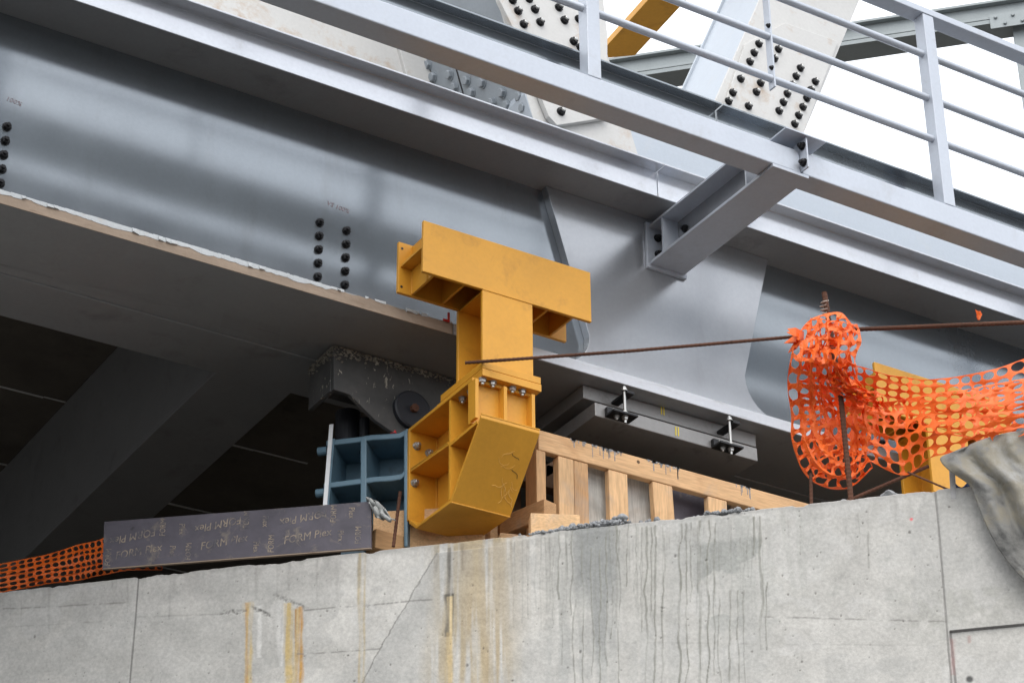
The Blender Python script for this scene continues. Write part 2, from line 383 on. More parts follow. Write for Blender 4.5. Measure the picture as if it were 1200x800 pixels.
# ------------------------------------------------------------------ truss
YC = 10.4
tc = thing('truss_chord', 'pale box bottom chord of the bridge truss above the girder edge', 'truss chord', (9, YC, 9.77))
p1, p2 = at(627, 143, Y=YC), at(617, 115, Y=YC)
MB().prism([(6.72, YC+.003, 9.77), (6.50, YC+.003, 10.43), (6.53, YC+.003, 10.62), (XB, YC+.003, 10.62), (XB, YC+.003, 9.77)], (0, .9, 0)).build('chord_box', 'cool', tc, .004)
MB().box(XA, 6.0, 10.75, 11.25, 9.68, 10.25).build('nose_box', 'white', tc)
# left diagonal
t1 = (at(585, -2, Y=YC)-at(627, 143, Y=YC)); t1.y = 0; t1.normalize()
b1 = at(627, 143, Y=YC)
n1 = Vector((-t1.z, 0, t1.x)); n1 = n1 if n1.x < 0 else -n1
dl = thing('truss_diagonal', 'left leaning truss diagonal with shade-coloured slate underside and bolted white gusset', 'truss diagonal', (6.7, YC, 10.2), 'truss diagonals')
lo, hi = .0, 3.2
sx = Vector((1, 0, 0))
def dpt(a, x, y): q = b1+t1*a; return Vector((q.x+x, y, q.z))
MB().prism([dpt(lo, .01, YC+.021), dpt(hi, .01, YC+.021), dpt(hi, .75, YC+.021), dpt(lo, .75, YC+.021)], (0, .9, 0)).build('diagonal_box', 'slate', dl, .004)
MB().prism([dpt(lo, -.006, YC), dpt(hi, -.006, YC), dpt(hi, .80, YC), dpt(lo, .80, YC)], (0, .02, 0)).build('front_flange', 'white', dl, .003)
MB().prism([dpt(lo, -.2, YC+.93), dpt(hi, -.2, YC+.93), dpt(hi, .80, YC+.93), dpt(lo, .80, YC+.93)], (0, .03, 0)).build('back_flange', 'white', dl, .003)
def P(x, y, Y): return at(x, y, Y=Y)
gq = [P(578, -22, YC-.045), P(585, 0, YC-.045), P(601, 32, YC-.045), P(643, 136, YC-.045), P(653, 147, YC-.045), P(712, 138, YC-.045), P(712, 40, YC-.045), P(700, -60, YC-.045), P(570, -60, YC-.045)]
MB().prism(gq, (0, .04, 0)).build('gusset_plate', 'white', dl, .004)
for x, y in ((215, 5), (250, 72), (285, 155), (318, -4), (355, 62), (388, 142), (505, 50), (540, 130), (597, 262), (629, 122), (518, 700), (470, -30), (640, 300)):
    bolt('stud', P(560+x/5.335, y/5.335, YC-.045), (0, -1, 0), dl, k=1.15)
for x, y in ((333, 408), (365, 483), (468, 470), (500, 548), (575, 505), (605, 582), (672, 520), (735, 645), (797, 582), (828, 660), (905, 605), (930, 675)):
    bolt('slate', atp(440+x/5.335, y/5.335, b1+Vector((.01, 0, 0)), n1), n1, dl, k=1.3)
q = atp(536, 85, b1+Vector((.01, 0, 0)), n1)
mb = MB(); mb.hexa([q-t1*.5+Vector((0, a, 0))+n1*c for a, c in ((-.006, 0), (.006, 0), (.006, .003), (-.006, .003))]+[q+t1*1.5+Vector((0, a, 0))+n1*c for a, c in ((-.006, 0), (.006, 0), (.006, .003), (-.006, .003))])
mb.build('plate_joint', 'black', dl)
# inner gusset plane behind (cream)
YB = 11.36
bp = thing('inner_gusset', 'cream stained plate behind the walkway beam, left of the slate diagonal', 'gusset plate', tuple(P(350, 60, YB)))
MB().prism([P(520, 140, YB), P(480, 60, YB), P(452, 5, YB), P(180, -90, YB), P(120, 0, YB), P(150, 60, YB), P(500, 180, YB)], (0, .03, 0)).build('plate', 'white', bp, .002)
mb = MB(); a_, b_ = P(462, 48, YB-.004), P(498, 112, YB-.004); w_ = Vector((.008, 0, 0)); h_ = Vector((.02, 0, 0))
mb.prism([a_, a_+w_, b_+w_, b_], (0, .003, 0)).prism([a_+h_, a_+h_+w_, b_+h_+w_, b_+h_], (0, .003, 0)); mb.build('plate_joint', 'black', bp)
# right diagonal
d0, d1_ = P(838, 118, YC), P(890, 0, YC); t2 = (d1_-d0); t2.y = 0; t2.normalize()
dr = thing('truss_diagonal', 'right leaning white truss diagonal with a dense field of dark bolts', 'truss diagonal', (8.2, YC, 10.6), 'truss diagonals')
def epos(a, x, y): q = d0+t2*a; return Vector((q.x+x, y, q.z))
w2 = .755
MB().prism([epos(-.30, 0.02, YC+.021), epos(3.2, .02, YC+.021), epos(3.2, w2-.02, YC+.021), epos(-.35, w2-.02, YC+.021)], (0, .74, 0)).build('diagonal_box', 'cool', dr, .004)
MB().prism([epos(-.32, 0, YC), epos(3.2, 0, YC), epos(3.2, w2+.05, YC), epos(-.32, w2, YC)], (0, .02, 0)).build('front_flange', 'white', dr, .003)
MB().prism([epos(-.35, 0, YC+.762), epos(3.2, 0, YC+.762), epos(3.2, w2+.05, YC+.762), epos(-.35, w2, YC+.762)], (0, .02, 0)).build('back_flange', 'cool', dr, .003)
MB().prism([epos(-.45, .10, YC-.02), epos(.62, .03, YC-.02), epos(.98, .26, YC-.02), epos(1.0, w2-.02, YC-.02), epos(-.45, w2+.0, YC-.02)], (0, .0195, 0)).build('gusset_plate', 'white', dr, .003)
for x, y in ((453, 125), (440, 150), (428, 175), (402, 223), (380, 262), (368, 286), (508, 140), (497, 166), (458, 235), (446, 260), (424, 300), (570, 193), (558, 216), (547, 240), (533, 265), (522, 289), (510, 313), (612, 231), (600, 254), (588, 278), (577, 302), (565, 326), (554, 350)):
    bolt('stud', P(700+x/2.4, y/2.4, YC-.02), (0, -1, 0), dr, k=1.12)
# yellow beam above
a_, b_ = at(716, 52, Y=13.), at(772, -10, Y=12.2)
yb = MB(); ax = (b_-a_).normalized(); sd = Vector((1, 0, 0)); sd = (sd-ax*sd.dot(ax)).normalized(); up_ = sd.cross(ax)
if up_.z < 0: up_ = -up_
P8 = lambda l, s_, u: a_+ax*l+sd*s_+up_*u
yb.hexa([P8(-.25, -.02, 0), P8(-.05, .26, 0), P8(4, .26, 0), P8(4, -.02, 0), P8(-.25, -.02, .07), P8(-.05, .26, .07), P8(4, .26, .07), P8(4, -.02, .07)])
tag(yb.build('yellow_beam', 'yellow', None, .005), 'slanting yellow steel beam seen behind the railing against the sky', 'beam')

# ------------------------------------------------------------------ far gantry
dW = Vector((-.7057224, .7084885, 0)).normalized(); eW = -dW; nW = Vector((-.7084885, -.7057224, 0))   # e: to the right along the wall, n: towards the camera
gn = thing('steel_gantry', 'distant grey steel beam on a bolted column against the white sky', 'gantry', (17.6, 16.6, 0))
def farp(x, y, D): r = ray(x, y).normalized(); return CAM+r*D
q1 = farp(1192, -4, 28.5); ax = eW.copy(); nn = nW.copy(); L = 8.; ztop = q1.z
o_ = Vector((q1.x, q1.y, 0))-ax*L-nn*.26
MB().obox(o_, ax, nn, -6, L+.1, .10, .26, ztop-.035, ztop).obox(o_, ax, nn, -6, L+.1, .10, .26, ztop-.27, ztop-.235).obox(o_, ax, nn, -6, L+.1, .17, .19, ztop-.235, ztop-.035).build('beam', 'gantry', gn, .004)
MB().obox(o_, ax, nn, -6, L+.1, -.08, .255, ztop-.33, ztop-.275).build('beam_underside', 'gantry', gn)
MB().obox(o_, ax, nn, L-.1, L+.16, -.1, .16, 0, ztop+.4).build('column', 'gantry', gn, .004)
MB().obox(o_, ax, nn, L-.35, L+.30, .262, .275, ztop-.42, ztop-.22).build('splice_plate', 'gantry', gn)
for k in range(6): bolt('tiny', o_+ax*(L-.28+.1*k)+nn*.276+Vector((0, 0, ztop-.27-(k % 2)*.1)), nn, gn, k=.4)

# ------------------------------------------------------------------ yellow supports
def hx(mb, x0, x1, poly):   # polygon in (y, z) swept over x
    return mb.prism([(x0, y, z) for y, z in poly], (x1-x0, 0, 0))
def make_support(label):
    t = thing('yellow_support', label, 'support bracket', (5.85, 9.95, 7.13), 'yellow support brackets under the girder')
    x0, x1, y0, y1 = 5.335, 6.44, 9.616, 9.905
    cb = MB().box(x0, x1, y0, y0+.022, 8.335, 8.665).build('crossbeam', 'yellow', t, .003)
    MB().box(x0-.01, x1, y1-.022, y1, 8.335, 8.665).build('back_flange', 'yellow', cb, .003)
    MB().box(x0+.004, x1-.004, y0+.0225, y1-.0225, 8.50, 8.515).build('crossbeam_web', 'yellow', cb)
    for xs in (x0+.075, x0+.27, x1-.29, x1-.12):
        MB().box(xs, xs+.014, y0+.0225, y1-.0225, 8.342, 8.4995).build('stiffener', 'yellow', cb)
        MB().box(xs, xs+.014, y0+.0225, y1-.0225, 8.5155, 8.655).build('stiffener', 'yellow', cb)
    for z in (8.375, 8.625): MB().tube([(x0+.012, y1-.0215, z), (x0+.012, y1-.0235, z)], .008, 12).build('bolt_hole', 'rubber', cb)
    sx0, sx1 = 5.715, 6.042
    st = MB().box(sx0, sx1, y0-.001, y0+.021, 7.868, 8.333).build('column', 'yellow', t, .003)
    MB().box(sx0, sx1, y1-.022, y1, 7.868, 8.333).build('column_back_flange', 'yellow', st, .003)
    MB().box(5.872, 5.885, y0+.0215, y1-.0225, 7.868, 8.499).build('column_web', 'yellow', st)
    MB().box(sx0+.006, 5.871, y0+.0215, y1-.0225, 8.325, 8.334).build('fillet_plate', 'yellow', st)
    # bolted end plates
    MB().box(5.705, 6.078, 9.597, 10.06, 7.825, 7.866).build('end_plate', 'yellow', t, .0015)
    MB().box(5.703, 6.080, 9.594, 10.10, 7.777, 7.8205).build('end_plate', 'yellow', t, .0015)
    # knee bracket
    bx0, bx1 = 5.665, 6.045
    kb = MB(); th = .02
    hx(kb, bx0, bx1, [(9.64, 7.7765), (9.64, 7.755), (10.34, 7.755), (10.34, 7.7765)])            # top plate
    knee = kb.build('knee_bracket', 'yellow', t, .003)
    hx(MB(), bx0, bx1, [(10.34, 7.2), (10.34, 7.7765), (10.365, 7.7765), (10.365, 7.2)]).build('back_plate', 'yellow', knee, .003)
    hx(MB(), bx0+.004, bx1-.004, [(9.555, 7.49), (9.555, 7.513), (9.885, 7.1375), (10.25, 7.1375), (10.339, 7.203), (10.339, 7.178), (10.26, 7.118), (9.872, 7.118)]).build('sloping_plate', 'yellow', knee, .003)
    hx(MB(), 5.845, 5.863, [(9.70, 7.754), (9.62, 7.50), (9.884, 7.14), (10.25, 7.14), (10.338, 7.205), (10.338, 7.754)]).build('web', 'yellow', knee)
    for xs0, xs1 in ((bx0+.006, 5.8445), (5.8635, bx1-.006)):
        hx(MB(), xs0, xs1, [(9.886, 7.142), (9.886, 7.754), (9.904, 7.754), (9.904, 7.142)]).build('rib', 'yellow', knee)
        hx(MB(), xs0, xs1, [(9.60, 7.476), (9.60, 7.494), (9.8855, 7.484), (9.8855, 7.466)]).build('rib', 'yellow', knee)
        hx(MB(), xs0, xs1, [(9.9045, 7.478), (9.9045, 7.496), (10.3395, 7.516), (10.3395, 7.498)]).build('rib', 'yellow', knee)
    hx(MB(), bx0, bx1, [(9.665, 7.505), (9.665, 7.754), (9.685, 7.754), (9.685, 7.505)]).build('front_plate', 'yellow', knee)
    for xs in (bx0, 5.846, bx1-.02):
        hx(MB(), xs, xs+.02, [(9.608, 7.515), (9.608, 7.7545), (9.6645, 7.7545), (9.6645, 7.515)]).build('front_rib', 'yellow', knee)
    sp0, sd_ = Vector((0, 9.555, 7.49)), Vector((0, 9.872-9.555, 7.118-7.49)); sl = sd_.length; sd_.normalize(); sn = Vector((0, sd_.z, -sd_.y))
    ml, md = MB(), MB(); rs = random.Random(4)
    for k in range(16):
        u, v = 5.90+rs.random()*.09, .12+rs.random()*.25; a = rs.uniform(1, 2.2); pth = []
        for q in range(rs.randint(4, 12)):
            pth.append(Vector((u, 0, 0))+sp0+sd_*v+sn*.0008); a += rs.uniform(-.7, .7); u += math.cos(a)*.012; v += math.sin(a)*.012
            v = min(max(v, .03), sl-.03)
        (ml if k % 8 else md).tube(pth, rs.uniform(.0008, .0017), 5)
    ml.build('scratch', 'scratch', knee); md.build('grease_scratch', 'black', knee)
    for xs in (5.725, 5.79, 5.915, 5.98): bolt('zinc', (xs, 9.634, 7.777), (0, 0, -1), t, k=.82)
    for xs, yy in ((5.72, 9.75), (5.72, 9.84)): bolt('zinc', (xs, yy, 7.754), (0, 0, -1), t, k=.82)
    for xs, z in ((5.70, 7.69), (5.78, 7.665), (5.69, 7.455)): bolt('zinc', (xs+.01, 10.34, z-.02), (0, -1, 0), t, k=.85)
    wb = MB()
    for a, b_ in (((5.716, 9.6145, 8.334), (6.04, 9.6145, 8.334)), ((5.8455, 9.905, 7.15), (5.8455, 10.33, 7.21)), ((5.84, 9.884, 7.15), (5.84, 9.884, 7.74)), ((5.84, 9.906, 7.15), (5.84, 9.906, 7.74)), ((5.84, 10.336, 7.22), (5.84, 10.336, 7.74)), ((5.672, 9.91, 7.4945), (5.672, 10.33, 7.5145)), ((5.872, 9.64, 7.88), (5.872, 9.64, 8.3)), ((5.872, 9.88, 7.88), (5.872, 9.88, 8.3)), ((5.41, 9.70, 8.345), (5.41, 9.70, 8.49)), ((5.41, 9.642, 8.345), (5.41, 9.642, 8.49)), ((5.41, 9.88, 8.345), (5.41, 9.88, 8.49)), ((5.67, 9.556, 7.513), (6.04, 9.556, 7.513)), ((5.67, 9.871, 7.119), (6.04, 9.871, 7.119))):
        a, b_ = Vector(a), Vector(b_); n_ = max(6, int((b_-a).length/.012))
        wb.tube([a.lerp(b_, k/n_) for k in range(n_+1)], [.004+.0018*random.random() for k in range(n_+1)], 6)
    wb.build('weld_bead', 'yellow', t)
    return t
sup = make_support('large yellow steel T-shaped support bracket with bolted knee base in the middle')
# second one further along, copied with its parts and sub-parts
def copy_tree(o, parent=None):
    c = o.copy(); COL.objects.link(c)
    if parent: c.parent = parent; c.matrix_parent_inverse = o.matrix_parent_inverse.copy()
    for ch in list(o.children): copy_tree(ch, c)
    return c
# sub-parts hang below mesh parts whose own origin is the world origin
sup2 = copy_tree(sup); sup2.location.x += 3.198; sup2['label'] = 'yellow support bracket partly hidden behind the orange safety net'

# ------------------------------------------------------------------ bearing shoe under the girder
sh = thing('bearing_shoe', 'dark cement-splashed steel bearing shoe with round hub below the girder', 'bearing', (5.6, 10.4, 7.8))
ys = 10.42
pl = [at(x, y, Y=ys) for x, y in ((391, 402), (391, 456), (410, 462), (424, 476), (440, 492), (460, 506), (500, 516), (560, 520), (560, 442))]
for i in (0, 8): pl[i].z = 8.22
MB().prism(pl, (0, .03, 0)).build('side_plate', 'shoe', sh, .003)
MB().box(pl[0].x+.002, pl[0].x+.03, ys+.031, ys+.30, pl[1].z, 8.2165).build('end_plate', 'shoe', sh, .003)
MB().box(pl[0].x+.03, 6.2, ys+.031, ys+.30, 8.05, 8.2165).build('top_block', 'shoe', sh)
hub = at(481, 482, Y=ys)
MB().tube([(hub.x, ys-.001, hub.z), (hub.x, ys-.03, hub.z), (hub.x, ys-.036, hub.z)], [.118, .118, .108], 40).build('hub_disc', 'rubber', sh)
MB().tube([(hub.x, ys-.0365, hub.z), (hub.x, ys-.06, hub.z)], .025, 8).build('hub_bolt', 'rust', sh)
# crust of cement along the top edges
mb = MB()
for k in range(520):
    u = random.random()
    if random.random() < .68:
        big = max(0, 1-u*4)
        p = Vector((pl[0].x+u*1.0, ys-.004, 8.218-abs(random.gauss(0, .022+.03*big))))
    else: p = Vector((pl[0].x-.003, ys+.30*random.random(), 8.215-abs(random.gauss(0, .03))))
    s_ = random.uniform(.003, .008)
    mb.tube([p-Vector((s_, 0, random.uniform(-1, 1)*s_)), p, p+Vector((s_, 0, random.uniform(-1, 1)*s_))], [s_*.4, s_*random.uniform(.6, 1), s_*.3], 6)
mb.build('cement_crust', 'crust', sh)

# ------------------------------------------------------------------ bearing plates
def plate_thing(x0, x1, y0, y1, z0, z1, label):
    t = thing('bearing_plate', label, 'bearing plate', ((x0+x1)/2, y0, z0))
    MB().box(x0, x1, y0, y1, z0, z1).build('plate', 'plate', t, .004); return t
up_pl = plate_thing(6.69, 7.95, 10.10, 10.60, 8.135, 8.222, 'upper dark steel bearing plate fixed flat under the girder flange')
pA, pB = at(697, 471, Y=10.02), at(887, 523, Y=10.02)
zl1 = pA.z; zl0 = zl1-.088
lo_pl = plate_thing(pA.x, pB.x, 10.02, 10.55, zl0, zl1, 'lower dark steel bearing plate hung on two bolted clamps')
mb = MB()
for x, y, Y in ((775, 480, 10.098), (778, 481, 10.098), (792, 505, 10.018), (795, 505.5, 10.018)):
    p = at(x, y, Y=Y); mb.box(p.x-.003, p.x+.003, Y-.001, Y+.001, p.z-.03, p.z+.03)
mb.build('yellow_mark', 'inkyel', lo_pl)
for x, yt, yb_ in ((736, 461, 487), (860, 496, 524)):
    p = at(x, yt, Y=9.96); q = at(x-4, yb_, Y=9.96)
    cl = MB().box(p.x-.026, p.x+.026, 9.93, 10.3, p.z-.014, p.z+.004).build('clamp', 'black', lo_pl, .002)
    MB().box(q.x-.10, q.x+.07, 9.92, 10.019, q.z-.008, q.z+.006).box(q.x-.10, q.x-.06, 9.99, 10.019, q.z+.006, q.z+.05).build('lug', 'black', cl, .002)
    MB().tube([(q.x, 9.955, q.z-.05), (q.x, 9.955, p.z+.018)], .009, 12).build('threaded_rod', 'zinc', cl)
    for zz in (p.z+.005, q.z+.0065): bolt('zinc', (q.x, 9.955, zz), (0, 0, 1), cl, 'nut', k=.72)
    bolt('zinc', (q.x, 9.955, q.z-.009), (0, 0, -1), cl, 'nut', k=.72)
    bolt('zinc', (q.x-.05, 9.97, q.z-.009), (0, 0, -1), cl, 'nut', k=.6)

# ------------------------------------------------------------------ abutment wall
ZW = 6.95
A = at(600, 628, Z=ZW)
def wallpt(s_, z, off=0): return Vector((A.x, A.y, 0))+eW*s_+nW*off+Vector((0, 0, z))
def atw(x, y, off=0):       # pixel onto a vertical plane parallel to the wall face, off metres in front of it
    return atp(x, y, A+nW*off, nW)
def wsz(x, y):
    p = atw(x, y); return (p-A).dot(eW), p.z
wall = thing('concrete_wall', 'stained grey concrete abutment wall with drip marks along the bottom', 'wall', (A.x, A.y, 0))
s0, s1, z0 = -4.4, 3.6, 5.75
NS, NZ = 1900, 250
ss = np.linspace(s0, s1, NS); zz = np.linspace(z0, ZW, NZ)
SS, ZZ = np.meshgrid(ss, zz)
def vnoise(x, y, seed):
    xi, yi = np.floor(x).astype(np.int64), np.floor(y).astype(np.int64); fx, fy = x-xi, y-yi
    fx = fx*fx*(3-2*fx); fy = fy*fy*(3-2*fy)
    def h(a, b_):
        n = (a*374761393+b_*668265263+seed*1442695041) & 0x7fffffff
        n = ((n ^ (n >> 13))*1274126177) & 0x7fffffff
        return ((n ^ (n >> 16)) & 0xffff)/65535.
    return (h(xi, yi)*(1-fx)+h(xi+1, yi)*fx)*(1-fy)+(h(xi, yi+1)*(1-fx)+h(xi+1, yi+1)*fx)*fy
def fbm(x, y, seed, o=5):
    r = 0; a_ = .5
    for k in range(o): r = r+a_*vnoise(x*2**k+k*17.3, y*2**k+k*9.1, seed+k); a_ *= .5
    return r/(1-.5**o)
def sst(a_, b_, x): t = np.clip((x-a_)/(b_-a_), 0, 1); return t*t*(3-2*t)
base = np.array((.54, .527, .495))
col = np.ones(SS.shape+(3,))*base
def blend(msk, c):
    global col
    col = col*(1-msk[..., None])+np.array(c)*msk[..., None]
n_a = fbm(SS*1.1, ZZ*1.6, 3); n_b = fbm(SS*5, ZZ*5, 11); n_c = fbm(SS*22, ZZ*22, 29, 4); n_v = fbm(SS*26, ZZ*1.3, 41, 4)
col *= (1+.42*(n_a-.5))[..., None]
col *= (1+.30*(n_b-.5))[..., None]
n_d = fbm(SS*2.6+3, ZZ*3.4, 131, 6)
blend(.30*sst(.52, .535, n_d)*(1-sst(.60, .70, n_d)), (.39, .39, .375)); blend(.35*sst(.62, .64, n_d), (.40, .395, .375)); blend(.25*(1-sst(.34, .36, n_d)), (.58, .575, .56))
blend(.35*sst(.55, .75, n_b), (.42, .415, .40))
# darker weathered band below the top edge
dtop = ZW-ZZ
blend(.45*sst(.42, .62, n_b*.6+n_v*.4)*(1-sst(.03, .22, dtop)), (.34, .33, .31))
blend(.55*(1-sst(.0, .035, dtop+.03*(n_c-.5))), (.34, .33, .315))
def strip(x, y0, y1, w, c, amt=1., wob=.006, taper=.3, edge=.25):
    sa, za = wsz(x, y0); sb, zb = wsz(x, y1)
    t = np.clip((za-ZZ)/(za-zb), 0, 1)
    cen = sa+(sb-sa)*t+wob*(fbm(ZZ*7+x, ZZ*0+x*.37, 5, 3)-.5)*2
    ww = w*(1-taper*t)*(.7+.6*vnoise(ZZ*14, ZZ*0+x, 7))
    msk = (1-sst(ww*edge, ww, np.abs(SS-cen)))*((ZZ < za+.004) & (ZZ > zb-.001))
    msk = msk*(.35+.65*sst(.2, .62, vnoise(SS*95+x, ZZ*2.6, 61)))*(.75+.25*sst(.3, .5, n_c))*sst(0, .012, za-ZZ+.008*(n_c-.3))*(1-.25*(n_b-.5))
    msk = np.clip(amt*msk, 0, 1); blend(msk, c); return msk
disp = np.zeros(SS.shape)
# beige and brown run
def wash(xl, xr, yt, yb_, c, amt, soft=.12, nz=None):
    sa, za = wsz(xl, yt); sb, _ = wsz(xr, yt); _, zb = wsz((xl+xr)/2, yb_)
    nz = n_v if nz is None else nz
    msk = sst(sa-soft, sa+soft, SS)*(1-sst(sb-soft, sb+soft, SS))*sst(zb-.15, zb+.1, ZZ)*(1-sst(za, za+.03, ZZ))
    blend(amt*msk*sst(.3, .6, nz), c)
wash(505, 600, 630, 800, (.42, .355, .25), .95, .1); wash(545, 590, 632, 830, (.46, .37, .24), .7, .06)
wash(560, 780, 640, 730, (.44, .41, .36), .4, .1)
wash(640, 720, 612, 800, (.38, .385, .37), .55, .08)
wash(672, 722, 606, 690, (.285, .29, .28), 1., .05, n_b*.6+.35); wash(686, 716, 640, 760, (.30, .305, .295), .8, .04, n_v*.8+.15)
wash(720, 890, 606, 800, (.41, .415, .40), .35, .1)
wash(815, 915, 640, 722, (.34, .345, .325), .95, .05, .25+sst(.43, .47, n_d)*.5+.1*n_c)
wash(950, 1050, 620, 700, (.36, .36, .335), .9, .1, .2+sst(.44, .52, n_d)*.4+.2*n_c)
wash(850, 960, 610, 700, (.42, .42, .39), .45, .1)
wash(1060, 1200, 700, 735, (.38, .375, .34), .5, .1, n_c)
wash(0, 420, 655, 700, (.39, .375, .355), .4, .2, n_b)
# trowelled repair patch with a diagonal edge
for (xa, ya, xb_, yb_) in ((512, 648, 446, 758), (446, 758, 418, 812)):
    sa, za = wsz(xa, ya); sb, zb = wsz(xb_, yb_)
    line = sa+(sb-sa)*(za-ZZ)/(za-zb)+.02*(n_c-.5)
    inz = (ZZ <= za) & (ZZ > zb); d = SS-line
    blend(.5*((d > 0) & inz)*(1-sst(.05, .42, d)), (.40, .40, .385))
    blend(.6*(np.abs(d) < .006)*inz, (.22, .215, .2))
    disp += .004*((d > 0) & inz)*(1-sst(.1, .5, d))
# rust and lime runs from two cracks
RU, YE_, WH = (.50, .25, .05), (.56, .42, .19), (.66, .65, .62)
strip(291, 704, 830, .034, YE_, .85); strip(289, 704, 820, .012, RU, .95); strip(304, 708, 770, .03, WH, .8); strip(329, 702, 780, .05, WH, .7, taper=.6)
strip(338, 705, 830, .036, YE_, .9); strip(351, 709, 830, .03, RU, .95); strip(347, 712, 800, .01, (.36, .16, .03), .8); strip(346, 712, 830, .05, YE_, .6)
strip(316, 712, 750, .03, WH, .5)
for x0_, y0_, x1_, y1_ in ((258, 718, 288, 716), (296, 712, 316, 721), (322, 697, 356, 712)):
    for k in range(60):
        u = k/59; s_, z_ = wsz(x0_+(x1_-x0_)*u+random.uniform(-2, 2), y0_+(y1_-y0_)*u+random.uniform(-2.5, 2.5))
        r = random.uniform(.004, .012); dd = np.hypot(SS-s_, (ZZ-z_)*1.3); blend(.35*(1-sst(r*.2, r, dd)), (.22, .215, .2)); disp -= .002*(1-sst(r*.4, r, dd))
strip(422, 643, 830, .016, (.47, .36, .17), .6, taper=0); strip(427, 643, 830, .012, (.47, .36, .17), .5, taper=0)
strip(527, 640, 712, .018, (.18, .17, .15), .9, taper=-.5); strip(527, 695, 745, .042, (.13, .12, .10), 1.3, taper=.2); strip(528, 698, 830, .022, (.66, .53, .32), 1.2, taper=.2); strip(526, 740, 830, .03, (.5, .38, .2), .6)
strip(543, 635, 668, .03, (.2, .16, .12), .45); strip(575, 640, 830, .03, (.40, .32, .2), .4, taper=0); strip(560, 640, 830, .05, (.46, .38, .25), .5, taper=0)
# slurry drips
WET = (.235, .235, .205)
for x, ya, yb_, w, a_ in ((654, 622, 702, .012, .7), (662, 622, 690, .01, .5), (670, 620, 720, .011, .6), (648, 640, 730, .008, .4), (660, 700, 778, .008, .5), (673, 700, 810, .012, .6), (683, 630, 810, .014, .5), (694, 640, 790, .012, .6), (703, 640, 800, .010, .6),
        (710, 620, 780, .012, .7), (716, 612, 748, .012, .9), (722, 612, 735, .014, .9), (726, 620, 800, .009, .7), (736, 612, 686, .013, .8), (745, 612, 700, .008, .6), (752, 616, 740, .010, .8), (757, 615, 812, .013, .8), (768, 614, 810, .014, .7), (778, 612, 800, .015, .8),
        (765, 616, 722, .007, .7), (797, 612, 815, .016, .75), (809, 610, 705, .009, .7), (805, 612, 815, .012, .8), (820, 608, 815, .020, .75), (830, 608, 812, .016, .8), (838, 612, 790, .012, .8), (843, 700, 815, .01, .6), (855, 690, 812, .012, .65), (865, 690, 800, .009, .5),
        (876, 604, 648, .009, .7), (883, 604, 650, .012, .8), (892, 603, 760, .022, .6), (899, 680, 761, .013, .8), (872, 690, 800, .009, .5), (1006, 600, 640, .01, .4), (1018, 620, 665, .012, .4), (940, 600, 650, .01, .3)):
    mk = strip(x, ya, yb_, w*random.uniform(.34, .6), WET, min(1, a_*random.uniform(1., 1.4)), .016, .2, .5); disp += .003*mk; strip(x, ya, yb_, w*1.2, (.40, .40, .37), .2*a_, .016, .2, .2)
for k in range(70):
    x = random.uniform(600, 900); ya = random.uniform(606, 640); strip(x, ya, ya+random.uniform(20, 110), random.uniform(.004, .009), (.26, .26, .235), random.uniform(.2, .5), .01)
for k in range(60):
    x = random.uniform(-20, 1200); y = 668-.0855*(x-120)+random.uniform(0, 10); strip(x, y, y+random.uniform(10, 60), random.uniform(.006, .02), (.27, .262, .24), random.uniform(.1, .35), .01)
# pour lines and joints
def hline(x0_, y0_, x1_, y1_, amt, w=.004):
    sa, za = wsz(x0_, y0_); sb, zb = wsz(x1_, y1_)
    line = za+(zb-za)*(SS-sa)/(sb-sa)+.008*(n_b-.5)+.006*(n_c-.5)
    msk = ((SS > sa) & (SS < sb))*(1-sst(w*.4, w*1.6, np.abs(ZZ-line))); blend(amt*msk*sst(.35, .55, n_c), (.2, .195, .18)); 
    above = ((SS > sa) & (SS < sb))*(ZZ > line)*(1-sst(0, .06, ZZ-line)); blend(.25*amt*above*sst(.3, .6, n_c), (.27, .26, .24))
hline(-20, 714, 150, 706, .6); hline(160, 723, 260, 719, .4); hline(356, 715, 508, 702, .7); hline(348, 766, 446, 760, .7); hline(-10, 735, 120, 728, .3); hline(890, 722, 1110, 728, .6); hline(700, 752, 1100, 756, .2)
def vline(x0_, y0_, x1_, y1_, amt, w=.005, dep=.004):
    global disp
    sa, za = wsz(x0_, y0_); sb, zb = wsz(x1_, y1_); cen = sa+(sb-sa)*(za-ZZ)/(za-zb)+.006*(n_b-.5)
    d = np.abs(SS-cen); blend(amt*(1-sst(w*.5, w*1.5, d)), (.19, .185, .175)); disp -= dep*(1-sst(w*.5, w*1.5, d))
vline(163, 668, 152, 800, .8); vline(1097, 586, 1115, 800, .75)
# recessed lower right panel
sr, zr = wsz(1113, 739); ms = (SS > sr) & (ZZ < zr)
disp -= .014*ms; blend(.8*((np.abs(ZZ-zr) < .006) & (SS > sr)), (.13, .125, .12)); blend(.7*((np.abs(SS-sr) < .006) & (ZZ < zr)), (.15, .145, .14))
strip(1117, 745, 790, .02, (.36, .2, .19), .5); strip(1136, 742, 752, .02, (.4, .25, .22), .5)
s_, z_ = wsz(1068, 608); blend(.9*(1-sst(.006, .011, np.hypot(SS-s_, ZZ-z_))), (.75, .16, .17))
s_, z_ = wsz(1136, 794); blend(.9*(1-sst(.01, .025, np.hypot(SS-s_, ZZ-z_))), (.06, .06, .06))
